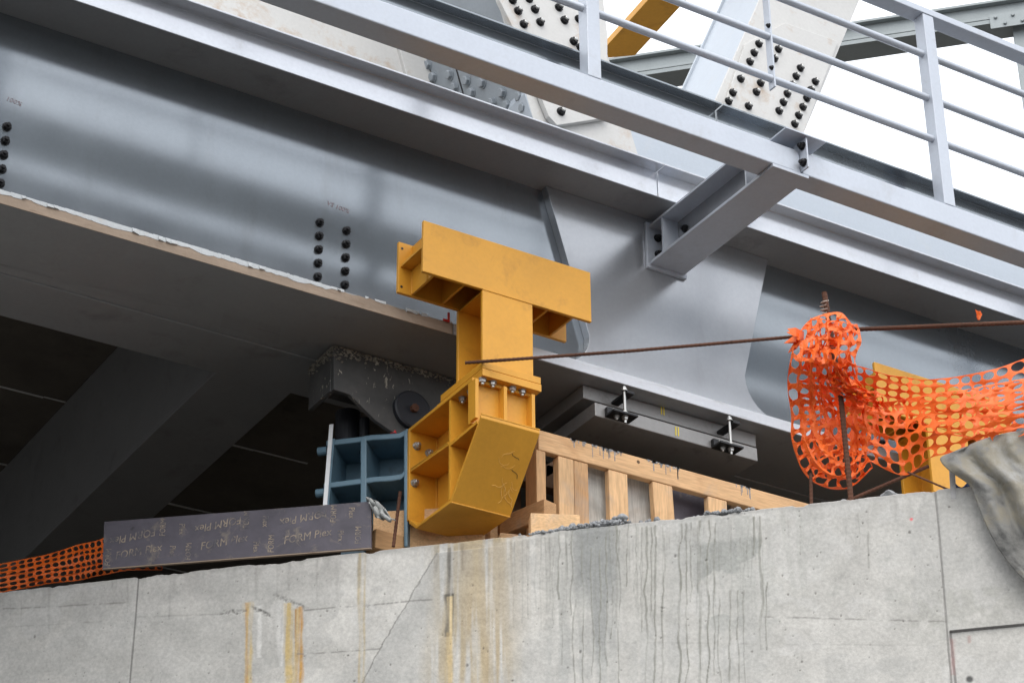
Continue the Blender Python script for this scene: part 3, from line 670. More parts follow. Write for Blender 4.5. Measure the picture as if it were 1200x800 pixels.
# pores: blow holes
rng = np.random.default_rng(5)
for k in range(620):
    ps, pz = rng.uniform(s0, s1), rng.uniform(z0, ZW); r = rng.choice((.0028, .004, .0055, .008), p=(.45, .32, .17, .06))
    if vnoise(np.array(ps*1.3), np.array(pz*2.), 77) < .35: continue
    i0, i1 = np.searchsorted(ss, (ps-.03, ps+.03)); j0, j1 = np.searchsorted(zz, (pz-.03, pz+.03))
    m_ = 1-sst(r*.5, r*1.1, np.hypot(SS[j0:j1, i0:i1]-ps, (ZZ[j0:j1, i0:i1]-pz)*rng.uniform(.7, 1.4)))
    col[j0:j1, i0:i1] = col[j0:j1, i0:i1]*(1-.62*m_[..., None])+.62*m_[..., None]*np.array((.12, .115, .1)); disp[j0:j1, i0:i1] -= .004*m_
disp += .006*(n_a-.5)+.003*(n_b-.5)+.0015*(n_c-.5)
edge_j = np.zeros_like(ZZ); tw = sst(ZW-.03, ZW, ZZ)
edge_j += tw*(-.012*sst(.5, .8, fbm(SS*9, SS*0, 91))-.004*(n_c-.5))
disp -= tw*.012*sst(.48, .75, n_b)
V = np.empty(SS.shape+(3,)); 
V[..., 0] = A.x+eW.x*SS+nW.x*disp; V[..., 1] = A.y+eW.y*SS+nW.y*disp; V[..., 2] = ZZ+edge_j
idx = np.arange(NS*NZ).reshape(NZ, NS)
quads = np.stack([idx[:-1, :-1], idx[:-1, 1:], idx[1:, 1:], idx[1:, :-1]], -1).reshape(-1, 4)
# top: three more rows running back from the edge
rows = [V.reshape(-1, 3)]; fs = [quads]; last = idx[-1]; kk = NS*NZ
for d_ in (.05, .3, 1.4):
    T = V[-1].copy(); T[:, 0] -= nW.x*d_; T[:, 1] -= nW.y*d_; T[:, 2] = ZW+.003*(vnoise(ss*20, ss*0+d_*9, 5)-.5)
    rows.append(T); ni = np.arange(kk, kk+NS); kk += NS
    fs.append(np.stack([last[:-1], last[1:], ni[1:], ni[:-1]], -1)); last = ni
VV = np.concatenate(rows).astype(np.float32); FF = np.concatenate(fs).astype(np.int32)
me = bpy.data.meshes.new('wall_face'); me.vertices.add(len(VV)); me.vertices.foreach_set('co', VV.ravel())
me.loops.add(FF.size); me.loops.foreach_set('vertex_index', FF.ravel()); me.polygons.add(len(FF))
me.polygons.foreach_set('loop_start', np.arange(0, FF.size, 4, dtype=np.int32)); me.update(); me.validate()
ca = np.ones((len(VV), 4), np.float32); cc = np.concatenate([col.reshape(-1, 3)]+[col[-1]*.95]*3); ca[:, :3] = np.clip(cc, .02, 1)
al = me.color_attributes.new('wear', 'FLOAT_COLOR', 'POINT'); al.data.foreach_set('color', ca.ravel())
me.polygons.foreach_set('use_smooth', [True]*len(me.polygons)); me.materials.append(M['wall'])
wf = bpy.data.objects.new('wall_face', me); COL.objects.link(wf); attach(wf, wall)
mb = MB(); O = Vector((A.x, A.y, 0))
mb.obox(O, eW, nW, s0-6, s0-.0005, -1.4, 0, 0, ZW).obox(O, eW, nW, s1+.0005, s1+6, -1.4, 0, 0, ZW).obox(O, eW, nW, s0, s1, -1.4, -.03, 0, ZW-.03).obox(O, eW, nW, s0, s1, -.029, -.001, 0, z0-.001)
mb.build('wall_core', 'concrete', wall)
bw = MB().obox(O, eW, nW, -16, 7, -5.2, -4.8, 0, 8.2); tag(bw.build('shade_wall', 'deck'), 'dark wall added to close off light far under the deck', 'wall')  # added behind the abutment so less daylight gets under the deck

# mortar crumbs on the wall top
mb = MB()
for k in range(520):
    x = random.choice((random.gauss(690, 30), random.uniform(615, 740), random.gauss(850, 14), random.gauss(712, 8)))
    y = 632-.0855*(x-553)
    back = abs(random.gauss(0, .06)); p = atw(x, y); p.z = ZW+.002; p -= nW*back
    s_ = random.uniform(.004, .014)*(1.5 if random.random() < .1 else 1)
    c_ = Vector((p.x, p.y, ZW+s_*.5+random.random()*.03*max(0, 1-abs(x-700)/60)+back*.35))
    a_ = Vector((random.uniform(-1, 1), random.uniform(-1, 1), random.uniform(-.5, .5))).normalized()*s_
    mb.tube([c_-a_, c_-a_*.3, c_+a_*.4, c_+a_], [s_*.35, s_*random.uniform(.7, 1), s_*random.uniform(.6, 1), s_*.3], 6)
o = mb.build('mortar_rubble', 'mortar'); o['kind'] = 'stuff'; o['label'] = 'grey mortar crumbs scattered along the wall top by the timber'; o['category'] = 'rubble'

# ------------------------------------------------------------------ timber shoring on the wall
TY = 9.92
pl_, pr_ = at(631, 503, Y=TY), at(633, 527, Y=TY)
ZH1, ZH0 = pl_.z, pr_.z
tb = MB().box(pl_.x, 9.6, TY, TY+.05, ZH0, ZH1).build('timber_beam', 'pineX', None, .006)
tag(tb, 'long pale timber beam lying across the posts, cement drips on its face', 'timber beam')
mb = MB()
for k in range(70):   # cement dribbles on the beam face
    x = random.choice((random.uniform(693, 728), random.uniform(693, 724), random.uniform(757, 795), random.uniform(668, 686), random.uniform(862, 880)))
    p = at(x, 503+(x-631)*.243, Y=TY); l = random.uniform(.008, .03)+(random.uniform(0, .06) if random.random() < .35 else 0); w = random.uniform(.0015, .0035)
    mb.box(p.x-w, p.x+w, TY-.0015, TY-.0004, ZH1-l, ZH1-.001)
    if random.random() < .6: mb.box(p.x-w*4, p.x+w*4, TY-.0022, TY-.0004, ZH1-random.uniform(.004, .014), ZH1-.0006)
mb.build('cement_dribble', 'mortar', tb)
kp = at(748, 541, Y=TY); MB().tube([(kp.x, TY+.002, kp.z), (kp.x, TY-.0008, kp.z)], .011, 14).build('knot', 'endgrain', tb)
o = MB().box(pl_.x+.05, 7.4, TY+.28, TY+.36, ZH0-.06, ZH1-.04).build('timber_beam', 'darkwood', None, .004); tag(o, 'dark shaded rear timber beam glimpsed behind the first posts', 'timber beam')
def post(x0p, x1p, yref, Y, d, mat, label, top=None, lean=0., bot=ZW+.001):
    a0, a1 = at(x0p, yref, Y=Y), at(x1p, yref, Y=Y); top = top or ZH0-.002
    o = MB().hexa([(a0.x, Y, bot), (a1.x, Y, bot), (a1.x, Y+d, bot), (a0.x, Y+d, bot), (a0.x+lean, Y, top), (a1.x+lean, Y, top), (a1.x+lean, Y+d, top), (a0.x+lean, Y+d, top)]).build('timber_post', mat, None, .005)
    return tag(o, label, 'timber post', 'timber posts under the pale beam')
post(629, 640, 570, TY+.0, .12, 'pineZ', 'end timber post under the beam next to the yellow bracket base')
post(655, 673, 570, TY+.004, .06, 'pineZ', 'timber post directly left of its touching twin, behind the small dark-ended block')
post(673.5, 690, 575, TY+.006, .045, 'pineZ', 'timber post streaked with cement, touching the left side of a grey board')
post(714, 736, 575, TY+.004, .045, 'pineZ', 'broad pale timber post standing between two grey boards')
post(769, 792, 585, TY+.004, .045, 'pineZ', 'slightly leaning timber post right of the second grey board', None, -.02)
post(830, 852, 590, TY+.004, .045, 'pineZ', 'short-looking timber post farthest along the beam beside dark formboard')
def board(x0p, x1p, yr, Y, mat, label, nm='board', top=None, cat='board'):
    a0, a1 = at(x0p, yr, Y=Y), at(x1p, yr, Y=Y)
    return tag(MB().box(a0.x, a1.x, Y, Y+.025, ZW+.001, top or ZH1+.02).build(nm, mat, None, .002), label, cat)
board(684, 716, 570, TY+.10, 'greywood', 'weathered grey board behind the cement-streaked post')
board(733, 768, 570, TY+.105, 'greywood', 'wider weathered grey board between broad post and leaning post')
board(766, 836, 580, TY+.14, 'formply', 'dark formboard upright behind the leaning timber post', top=ZH1-.02)
board(856, 930, 585, TY+.15, 'darkwood', 'dark old board beyond the farthest timber post', top=ZH1-.06)
# loose blocks
def block(x, y, Y, l, d, h, mat, label, rz=0, endm=None):
    p = at(x, y, Y=Y); c_, s_ = math.cos(rz), math.sin(rz); ex, ey = Vector((c_, s_, 0)), Vector((-s_, c_, 0))
    o = MB().obox(Vector((p.x, p.y, p.z)), ex, ey, 0, l, 0, d, 0, h).build('timber_block', mat, None, .005)
    return tag(o, label, 'timber block', 'loose timber blocks on the wall')
az = math.atan2(eW.y, eW.x)
block(622, 630, 9.75, .27, .1, .15, 'pineX', 'timber block lying at the foot of the end post', az+.35)
block(638, 606, 9.86, .10, .35, .115, 'pineY', 'small block with dark end grain wedged beside the end post', .25)
block(586, 640, 9.98, .2, .12, .085, 'pineX', 'low block of timber tucked right beside the sloping yellow plate', az+.5)
block(575, 632, 10.2, .26, .2, .16, 'pineX', 'timber packing block deep under the yellow knee base', .3)
p = at(436, 650, Y=10.55)
block(436, 655, 10.52, .62, .1, .29, 'pineX', 'large timber packing block next to the formboard end', az+.12)
block(440, 641, 10.38, .22, .1, .115, 'pineX', 'small light block lying in front of the larger packing block', az+.85)
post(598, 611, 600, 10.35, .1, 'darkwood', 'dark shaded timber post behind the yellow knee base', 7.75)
o = MB().hexa([at(x, y, Y=Y) for x, y, Y in ((640, 560, 10.2), (664, 545, 10.2), (664, 545, 10.32), (640, 560, 10.32), (640, 545, 10.2), (664, 530, 10.2), (664, 530, 10.32), (640, 545, 10.32))]).build('timber_brace', 'darkwood', None, .004)
tag(o, 'dark slanting timber brace in the gap behind the first posts', 'timber brace')

# ------------------------------------------------------------------ formboard with printed lettering
fbd = thing('formboard', 'long black formwork board with tan lettering lying on the wall edge', 'formwork board', tuple(atw(280, 650)))
q = {k: atw(*v, .012) for k, v in dict(bl=(120, 665.5), br=(435, 641), tr=(435, 587), tl=(122, 611)).items()}
ez_ = nW
MB().prism([q['bl'], q['br'], q['tr'], q['tl']], -nW*.02).build('board', 'formply', fbd, .0015)
MB().prism([q['bl']-Vector((0, 0, .0065)), q['br']-Vector((0, 0, .0065)), q['br']-Vector((0, 0, .0005)), q['bl']-Vector((0, 0, .0005))], -nW*.019).build('board_edge', 'edge', fbd)
ex = (q['br']-q['bl']).normalized(); ey = (q['tl']-q['bl']); ey -= ex*ey.dot(ex); ey.normalize()
mb = MB()
def bp_(x, y): return atp(x, y, q['bl']+nW*.001, nW)
for x, y in ((262, 635), (360, 628), (162, 646)):
    put_text(mb, 'FORM Plex', .066, bp_(x, y), ex, ey, nW, .12, .9)
for x, y in ((256, 614), (356, 606), (156, 628)):
    put_text(mb, 'FORM Plex', .066, bp_(x, y), ex, ey, nW, math.pi+.14, .9)
for x, y, r_, b_ in ((191, 618, 1.6, 'FORM'), (221, 646, 1.6, 'FORM'), (202, 645, -1.5, 'Plex'), (289, 609, 1.6, 'FORM'), (300, 640, -1.5, 'Plex'), (318, 637, 1.6, 'FORM'), (311, 610, -1.5, 'Plex'), (391, 602, 1.6, 'FORM'), (399, 627, -1.5, 'Plex'), (420, 627, 1.6, 'FORM'), (412, 600, -1.5, 'Plex'), (127, 653, 1.6, 'FORM'), (213, 619, -1.5, 'Plex')):
    put_text(mb, b_, .05, bp_(x, y), ex, ey, nW, r_, .8)
mb.build('printed_lettering', 'print', fbd)

# ------------------------------------------------------------------ blue jacking frame beside the yellow base
J0 = Vector((5.655, 10.37, 0))
bf = thing('jacking_unit', 'blue-grey cast jacking frame with four deep pockets beside yellow base', 'jacking frame', (J0.x, J0.y, ZW))
def jp(x, y): return atp(x, y, J0, nW)
def jbar(pts, w, name, d=.26, off=0):   # bar following pixel points in the frame's front plane
    P3 = [jp(*p_) for p_ in pts]; up = Vector((0, 0, 1)); mb = MB()
    n_ = len(P3); vs = []
    for p_ in P3:
        for dz, dd in ((-w/2, off), (w/2, off), (w/2, off-d), (-w/2, off-d)): vs.append(p_+up*dz+nW*dd)
    fs_ = [(0, 1, 2, 3), tuple(4*(n_-1)+k for k in (3, 2, 1, 0))]
    for i in range(n_-1):
        for k in range(4): fs_.append((4*i+k, 4*i+(k+1) % 4, 4*i+4+(k+1) % 4, 4*i+4+k))
    return mb.add(vs, fs_).build(name, 'blue', bf, .006)
def jpost(x, ya, yb_, w, name, d=.26, x2=None, off=.003):
    a0, b0 = jp(x, ya), jp(x2 or x, yb_); mb = MB()
    mb.hexa([b0-eW*w/2+nW*off, b0+eW*w/2+nW*off, b0+eW*w/2+nW*(off-d), b0-eW*w/2+nW*(off-d), a0-eW*w/2+nW*off, a0+eW*w/2+nW*off, a0+eW*w/2+nW*(off-d), a0-eW*w/2+nW*(off-d)])
    return mb.build(name, 'blue', bf, .006)
jbar([(382, 519), (425, 514)], .035, 'top_rail'); jbar([(426, 513.5), (436, 512), (455, 511), (468, 510), (474, 507), (478, 504)], .035, 'top_rail')
jbar([(379, 569), (425, 563)], .035, 'middle_rail'); jbar([(426, 563), (440, 561), (458, 560), (470, 558), (475, 553), (478, 549)], .035, 'middle_rail')
jpost(426, 511, 640, .036, 'middle_post'); jpost(475.5, 504, 640, .022, 'right_post')
a0 = jp(382, 517); b0 = jp(478, 505)
mb = MB().hexa([jp(383, 640)-nW*.26, jp(478, 630)-nW*.26, jp(478, 630)-nW*.28, jp(383, 640)-nW*.28, jp(384, 520)-nW*.26, jp(478, 509)-nW*.26, jp(478, 509)-nW*.28, jp(384, 520)-nW*.28]); mb.build('back_plate', 'blue', bf)
a0, b0 = jp(389, 498), jp(381, 600)
mb = MB().hexa([b0-eW*.012+nW*.012, b0+eW*.012+nW*.012, b0+eW*.012+nW*.006, b0-eW*.012+nW*.006, a0-eW*.012+nW*.012, a0+eW*.012+nW*.012, a0+eW*.012+nW*.006, a0-eW*.012+nW*.006])
mb.build('white_tape', 'chrome', bf)
MB().hexa([b0-eW*.002+nW*.005, b0+eW*.02+nW*.005, b0+eW*.02-nW*.24, b0-eW*.002-nW*.24, a0-eW*.002+nW*.005-Vector((0, 0, .09)), a0+eW*.02+nW*.005-Vector((0, 0, .09)), a0+eW*.02-nW*.24-Vector((0, 0, .09)), a0-eW*.002-nW*.24-Vector((0, 0, .09))]).build('left_plate', 'blue', bf)
for x, y in ((376, 526), (374, 575)):
    c_ = jp(x, y)-nW*.03; MB().tube([c_-eW*.025, c_+eW*.03], .026, 14).build('stud', 'blue', bf)
c_ = jp(460, 506)-nW*.02; MB().tube([c_-Vector((0, 0, .005)), c_+Vector((0, 0, .012)), c_+Vector((0, 0, .018))], [.022, .02, .01], 14).build('red_cap', 'red', bf)
# ram between the frame and the shoe
ram = MB().tube([jp(398, 520)-nW*.16, jp(398, 470)-nW*.16], .075, 24); ram.tube([jp(420, 520)-nW*.12, jp(420, 480)-nW*.12], .03, 12); ram.build('ram', 'rubber', bf)

# rag hanging on the formboard end
rg = MB(); N = 22
c0 = atw(443, 598, -.03)
pts = []
for i in range(N+1):
    for j in range(N+1):
        u, v = i/N, j/N
        px = 431+10*v+ (u*22)*(.5+.6*v); py = 584+v*24+u*5
        p = atw(px, py, 0)
        fold = math.sin(u*17+v*5)*.02+math.sin(u*7-v*11)*.018+mnoise.noise(Vector((u*6, v*6, 1)))*.03
        p += nW*(.02+fold*.7); p.z += mnoise.noise(Vector((u*3, v*3, 8)))*.02
        pts.append(p)
rg.add(pts, [(i*(N+1)+j, (i+1)*(N+1)+j, (i+1)*(N+1)+j+1, i*(N+1)+j+1) for i in range(N) for j in range(N)])
o = rg.build('rag', 'rag', None, smooth=True); o.modifiers.new('s', 'SOLIDIFY').thickness = .006
tag(o, 'crumpled pale grey rag hanging at the right end of the formboard', 'rag')
# red tag by the flange
p = at(524, 372, Y=9.965); o = MB().box(p.x-.03, p.x+.012, 9.955, 9.962, p.z-.03, p.z-.018).box(p.x+.0, p.x+.012, 9.955, 9.962, p.z-.0179, p.z+.03).build('red_tag', 'red'); tag(o, 'tiny red marker clip on the flange edge left of the yellow column', 'marker')

# ------------------------------------------------------------------ rebars and ties
def rebar(pts, r, label, grp='rusty reinforcing bars'):
    pts = [Vector(p) for p in pts]; mb = MB(); L_ = 0; dense = []
    for a_, b_ in zip(pts, pts[1:]):
        n_ = max(2, int((b_-a_).length/.012))
        dense += [a_.lerp(b_, k/n_) for k in range(n_)]
    dense.append(pts[-1])
    rr = [r*(1.0 if k % 2 else 1.16) for k in range(len(dense))]
    o = mb.tube(dense, rr, 8).build('rebar', 'rust'); tag(o, label, 'rebar', grp); return o
E_ = -.07
rebar([atw(545, 425, .35), atw(740, 411, .18), atw(936, 394, .02)], .0085, 'long thin rusty bar running from the yellow column to the net bundle')
rebar([atw(1000, 386, -.02), atw(1205, 377.5, .02)], .011, 'thick rusty bar stretching right from the top of the net bundle')
vb = [atw(966, 343, E_), atw(985, 462, E_), atw(998, 592, E_)]; vb[2].z = ZW-.02
rebar(vb, .014, 'leaning upright rusty bar running through the orange net bundle')
rebar([atw(950, 555, -.1), atw(951, 600, -.1)], .009, 'short thin upright bar standing below the net bundle')
rebar([atw(1088, 546, -.25), atw(976, 594, -.12)], .009, 'slanting rusty bar lying behind the upright bar at the wall edge')
rebar([atw(1064, 553, -.1), atw(1113, 574, -.06)], .005, 'fine rusty rod below the net in front of the yellow base')
rebar([atw(469, 576, -.03), atw(461, 640, .0)], .009, 'short rusty bar upright in front of the blue frame')
tr_ = [atw(966+3*math.cos(k*1.9)*1.6, 352+k*1.4, E_+.03*math.sin(k*1.9)) for k in range(12)]
o = MB().tube(tr_, .004, 6).build('wire_tie', 'tie', smooth=True); tag(o, 'pale wire tie knotted round the top of the leaning bar', 'wire tie')

# ------------------------------------------------------------------ orange nets
def net(mb, fn, nu, nv, hole=.40, stag=0, seed=1, tear=0.):
    rnd = random.Random(seed); cache = {}
    def V_(a, b_):
        k = (a, b_)
        if k not in cache: cache[k] = len(mb.v); mb.v.append(tuple(fn(a/(4*nu), b_/(4*nv))))
        return cache[k]
    for i in range(nu):
        for j in range(nv):
            ring = [(4*i+k, 4*j) for k in range(4)]+[(4*i+4, 4*j+k) for k in range(4)]+[(4*i+4-k, 4*j+4) for k in range(4)]+[(4*i, 4*j+4-k) for k in range(4)]
            oi = [V_(*r) for r in ring]
            if rnd.random() < tear: continue
            h1, h2 = hole*rnd.uniform(.9, 1.1), hole*rnd.uniform(.88, 1.1)
            inn = []
            for (a, b_) in ring:
                dx, dy = (a-4*i-2)/2, (b_-4*j-2)/2; l_ = max(1e-6, math.hypot(dx, dy))
                ca, sa = dx/l_, dy/l_
                u = (4*i+2+ca*h1*4)/(4*nu); v = (4*j+2+sa*h2*4)/(4*nv)
                inn.append(len(mb.v)); mb.v.append(tuple(fn(u, v)))
            for k in range(16): mb.f.append((oi[k], oi[(k+1) % 16], inn[(k+1) % 16], inn[k]))
def spline(pts, t):
    n_ = len(pts)-1; x = min(max(t, 0), 1)*n_; i = min(int(x), n_-1); f_ = x-i
    g_ = lambda k: pts[min(max(k, 0), n_)]
    p0, p1_, p2_, p3 = g_(i-1), g_(i), g_(i+1), g_(i+2)
    return tuple(.5*((2*b_)+(-a_+c)*f_+(2*a_-5*b_+4*c-d)*f_*f_+(-a_+3*b_-3*c+d)*f_**3) for a_, b_, c, d in zip(p0, p1_, p2_, p3))
def band(ctr, bulge, nz, seed, flip=0, freq=5):   # ctr: list of (xl, yl, xr, yr, off): two pixel edges and distance from the wall plane
    def fn(u, v):
        xl, yl, xr, yr, off = spline(ctr, u)
        x, y = xl+(xr-xl)*v, yl+(yr-yl)*v
        q_ = Vector((u*freq, v*freq*.8, seed))
        w = mnoise.noise(q_)*nz+mnoise.noise(q_*2.3+Vector((4, 1, 0)))*nz*.6
        jx = mnoise.noise(q_*1.4+Vector((9, 0, 0)))*nz*90; jy = mnoise.noise(q_*1.4+Vector((0, 9, 0)))*nz*70
        return atw(x+jx, y+jy, off+bulge*math.sin(math.pi*v)+w-(.24*min(1, max(0, (y-425)/50)) if x < 1060 else .24*max(0, 1-(x-1060)/60)))
    return fn
nb = MB()
# stretched band, back layer and front layer
net(nb, band([(1002, 428, 1004, 490, -.10), (1040, 438, 1040, 500, -.12), (1080, 444, 1082, 505, -.14), (1125, 441, 1128, 512, -.13), (1165, 432, 1170, 515, -.12), (1215, 415, 1220, 508, -.10)], .02, .03, 3), 15, 7, .415, seed=3)
net(nb, band([(996, 462, 1002, 530, .0), (1018, 468, 1020, 540, .02), (1045, 470, 1058, 556, .03), (1085, 462, 1088, 538, .04), (1130, 456, 1130, 528, .05), (1170, 450, 1172, 518, .06), (1215, 440, 1218, 504, .07)], .04, .035, 12), 15, 6, .415, seed=5)
# bundle: outer C-shaped wrap, top clump, inner crumple
net(nb, band([(1004, 392, 968, 410, .05), (985, 368, 962, 408, .06), (955, 372, 965, 412, .08), (930, 402, 965, 425, .10), (923, 440, 962, 446, .11), (926, 480, 966, 478, .11), (929, 515, 972, 505, .10), (938, 548, 985, 522, .08), (962, 570, 992, 528, .06), (995, 571, 1000, 530, .04), (1022, 548, 1008, 518, .0)], .07, .04, 21, freq=8), 21, 3, .385, seed=8)
net(nb, band([(950, 372, 1006, 380, .04), (944, 392, 1010, 400, .08), (944, 418, 1003, 424, .08), (950, 446, 1010, 452, .06), (958, 470, 1028, 470, .03), (962, 500, 1030, 505, .0), (960, 535, 1024, 530, -.03)], .09, .055, 33, freq=7), 11, 5, .38, seed=9)
net(nb, band([(940, 400, 990, 385, -.06), (935, 440, 1000, 430, -.07), (938, 480, 1010, 470, -.08), (940, 520, 1015, 520, -.08), (955, 560, 1010, 560, -.06)], -.05, .045, 45, freq=6), 10, 5, .38, seed=11)
net(nb, band([(972, 430, 992, 428, .12), (968, 450, 1012, 456, .14), (985, 462, 1030, 462, .12), (1000, 470, 1040, 480, .10)], .03, .05, 52, freq=9), 7, 4, .33, seed=13)
# knotted end on the left
for k in range(9):
    a_ = random.uniform(2.4, 4.2); l = random.uniform(12, 30); w = random.uniform(2, 5)
    x0_, y0_ = 942, 393; x1_, y1_ = x0_+math.cos(a_)*l, y0_-math.sin(a_)*l*.8+random.uniform(-4, 14)
    o1 = random.uniform(0, .1)
    nb.add([atw(x0_, y0_-w, .06), atw((x0_+x1_)/2, (y0_+y1_)/2-w*1.3, .06+o1), atw(x1_, y1_, .05+o1), atw((x0_+x1_)/2, (y0_+y1_)/2+w*1.3, .09+o1), atw(x0_, y0_+w, .06)], [(0, 1, 3, 4), (1, 2, 3)])
o = nb.build('safety_net', 'net', None, smooth=False); sm = o.modifiers.new('s', 'SOLIDIFY'); sm.thickness = .0025; sm.offset = 0
tag(o, 'crumpled orange plastic safety net bundled on a bar and stretched right', 'safety net')
nb = MB()
net(nb, band([(-40, 668, -40, 700, .0), (10, 658, 10, 692, .0), (50, 650, 52, 684, -.01), (85, 640, 88, 680, -.02), (112, 634, 114, 674, -.04), (140, 626, 150, 668, -.05), (185, 640, 190, 668, -.05)], .03, .02, 71), 24, 6, .38, seed=21)
o = nb.build('safety_net', 'net', None, smooth=False); sm = o.modifiers.new('s', 'SOLIDIFY'); sm.thickness = .0025; sm.offset = 0
tag(o, 'low strip of orange safety net lying behind the left end of the formboard', 'safety net')
nb = MB()
for k in range(3):
    c_ = atw(1144+k, 371, .02); nb.add([c_, c_+Vector((random.uniform(-.02, .02), -.01, .035)), c_+Vector((.022, random.uniform(-.015, .015), .015)), c_+Vector((.008, .0, -.02))], [(0, 1, 2), (0, 2, 3)])
o = nb.build('net_scrap', 'net'); o.modifiers.new('s', 'SOLIDIFY').thickness = .003
tag(o, 'small torn orange scrap tied on the thick rusty bar', 'net scrap')

# ------------------------------------------------------------------ tarp over the wall, scraps
N1, N2 = 70, 50; pts = []
edge_l = [(1116, 531), (1102, 538), (1112, 551), (1136, 568), (1143, 584), (1153, 609), (1170, 642), (1190, 668), (1215, 692)]
edge_r = [(1215, 503), (1225, 530), (1240, 560), (1255, 590), (1265, 620), (1275, 650), (1280, 690), (1290, 720)]
for i in range(N1+1):
    for j in range(N2+1):
        u, v = i/N1, j/N2
        xl, yl = spline(edge_l, u); xr, yr = spline(edge_r, u)
        x, y = xl+(xr-xl)*v, yl+(yr-yl)*v-6*math.sin(v*3.1)*(1-u)
        fold = .027*math.sin(v*11+.6+u*1.6)*(.5+u*.5)+.02*math.sin(v*21-u*4)*(1-u*.5)+mnoise.noise(Vector((u*2.5, v*5, 2)))*.035+mnoise.noise(Vector((u*7, v*9, 5)))*.008+abs(mnoise.noise(Vector((u*16+v*6, v*19, 3))))*.012
        pts.append(atw(x, y, .085+.05*u*v+fold*min(1, v*5+.25)-.12*max(0, .25-u)))
mb = MB().add(pts, [(i*(N2+1)+j, (i+1)*(N2+1)+j, (i+1)*(N2+1)+j+1, i*(N2+1)+j+1) for i in range(N1) for j in range(N2)])
o = mb.build('tarp', 'tarp', None, smooth=True); sm = o.modifiers.new('s', 'SOLIDIFY'); sm.thickness = .006
tag(o, 'muddy grey tarp draped over the wall corner below the net', 'tarp')
p0 = atw(1127, 562, -.05)
mb = MB().obox(Vector((0, 0, 0)), eW, nW, -.02, .02, -.03, .03, 0, .26); 
o = MB().hexa([atw(x, y, of) for x, y, of in ((1114, 584, .0), (1121, 584, .0), (1121, 584, -.08), (1114, 584, -.08), (1112, 547, .0), (1119, 547, .0), (1119, 547, -.08), (1112, 547, -.08))]).build('steel_stake', 'plate', None, .002)
tag(o, 'short dark steel stake standing on the wall beside the tarp', 'stake')
pts = []
for i in range(13):
    for j in range(13):
        u, v = i/12, j/12; pts.append(atw(1119+26*u, 566+14*v+5*math.sin(u*6), -.05+.012*math.sin(u*8+v*3)))
o = MB().add(pts, [(i*13+j, i*13+13+j, i*13+14+j, i*13+j+1) for i in range(12) for j in range(12)]).build('blue_cloth', 'strapblue', None, smooth=True); o.modifiers.new('s', 'SOLIDIFY').thickness = .008
tag(o, 'dark blue cloth stuffed between the stake and the tarp', 'cloth')
pts = [atw(x, y, of) for x, y, of in ((1018, 590, -.06), (1030, 585, -.1), (1040, 588, -.08), (1034, 592, -.03))]
o = MB().add([p+Vector((0, 0, .012*(k % 2))) for k, p in enumerate(pts)], [(0, 1, 2, 3)]).build('plastic_scrap', 'yelpl'); o.modifiers.new('s', 'SOLIDIFY').thickness = .006
tag(o, 'small yellow plastic scrap lying on the wall top', 'scrap')
for k, (x, y, s_) in enumerate(((1044, 582, .05), (1030, 588, .035), (990, 587, .02), (728, 607, .03), (722, 608, .02))):
    bm = bmesh.new(); bmesh.ops.create_icosphere(bm, subdivisions=3, radius=s_)
    for v in bm.verts: v.co *= 1+.5*mnoise.noise(v.co*22+Vector((k*3, 0, 0))); v.co.z *= .6
    me = bpy.data.meshes.new('stone'); bm.to_mesh(me); bm.free(); me.materials.append(M['mortar'])
    o = bpy.data.objects.new('stone', me); COL.objects.link(o); pw = atw(x, y, -.09); o.location = (pw.x, pw.y, max(pw.z, ZW+s_*.4))
    tag(o, ['larger grey rubble lump on the wall top left of the second yellow base', 'grey rubble lump touching the yellow plastic scrap', 'tiny rubble lump at the foot of the leaning bar', 'rubble lump on the wall top before the broad post', 'pebble-sized lump beside the lump before the broad post'][k], 'rubble', 'rubble lumps on the wall top')

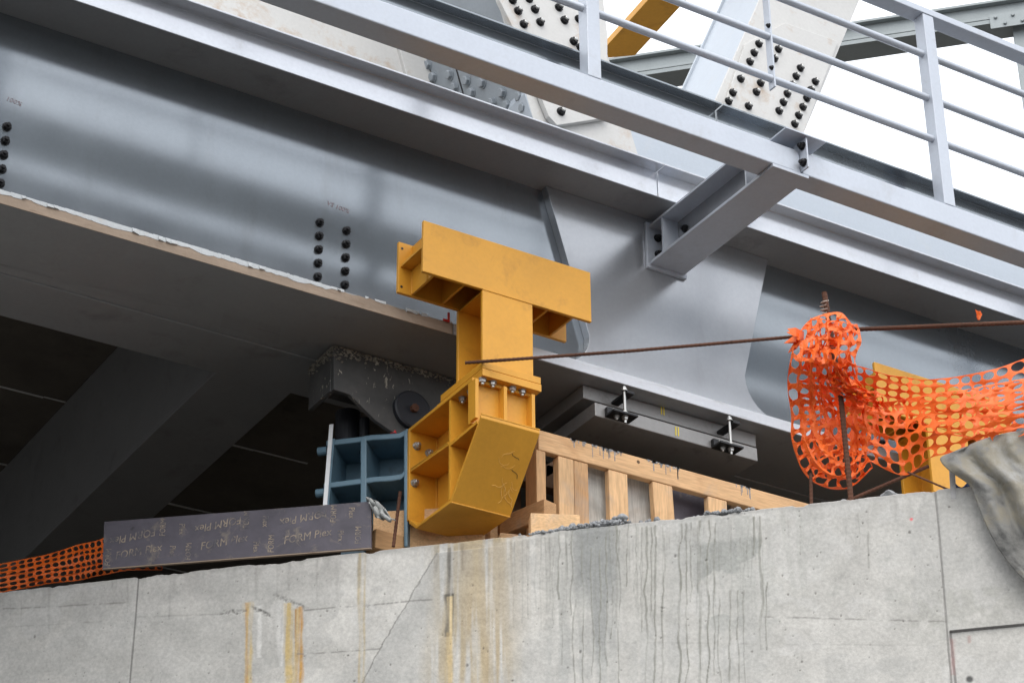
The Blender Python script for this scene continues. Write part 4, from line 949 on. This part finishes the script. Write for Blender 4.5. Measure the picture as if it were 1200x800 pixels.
# ------------------------------------------------------------------ light: bright overcast sky
CLOUD = 8.3
W = bpy.data.worlds.new('World'); S.world = W; W.use_nodes = True; nt = W.node_tree; nt.nodes.clear()
out = nt.nodes.new('ShaderNodeOutputWorld'); bg = nt.nodes.new('ShaderNodeBackground'); sky = nt.nodes.new('ShaderNodeTexSky')
EL, AZ = math.radians(52), math.radians(205)     # azimuth clockwise from +Y
sky.sky_type = 'NISHITA'; sky.sun_disc = False; sky.sun_elevation = EL; sky.sun_rotation = AZ; sky.air_density = 1.2; sky.dust_density = 4.; sky.ozone_density = 1.
hs = nt.nodes.new('ShaderNodeHueSaturation'); hs.inputs['Saturation'].default_value = .4
nt.links.new(sky.outputs[0], hs.inputs['Color'])
# closed cloud layer: pale, faintly mottled
cn = nt.nodes.new('ShaderNodeTexNoise'); cn.inputs['Scale'].default_value = 2.2; cn.inputs['Detail'].default_value = 5
tcw = nt.nodes.new('ShaderNodeTexCoord'); nt.links.new(tcw.outputs['Generated'], cn.inputs['Vector'])
cl_ = ramp(nt, cn.outputs['Fac'], [(.3, (.80, .86, .95)), (.7, (1., 1., 1.))])
cs = nt.nodes.new('ShaderNodeVectorMath'); cs.operation = 'SCALE'; cs.inputs['Scale'].default_value = CLOUD
nt.links.new(cl_, cs.inputs[0])
nt.links.new(mix(nt, .8, hs.outputs[0], cs.outputs[0]), bg.inputs[0]); bg.inputs[1].default_value = .15
nt.links.new(bg.outputs[0], out.inputs[0])
sun = bpy.data.lights.new('sun', 'SUN'); sun.energy = .75; sun.angle = math.radians(40); sun.color = (1, .95, .88)
so = bpy.data.objects.new('sun', sun); COL.objects.link(so)
sd = Vector((math.sin(AZ)*math.cos(EL), math.cos(AZ)*math.cos(EL), math.sin(EL)))
so.rotation_euler = sd.to_track_quat('Z', 'Y').to_euler(); so.location = (0, -5, 20)
vs = S.view_settings; vs.view_transform = 'Standard'; vs.look = 'None'; vs.exposure = .8; vs.gamma = 1; vs.use_curve_mapping = False
S.render.engine = 'CYCLES'; S.cycles.max_bounces = 8; S.cycles.diffuse_bounces = 5; S.cycles.glossy_bounces = 4
S.cycles.use_denoising = True
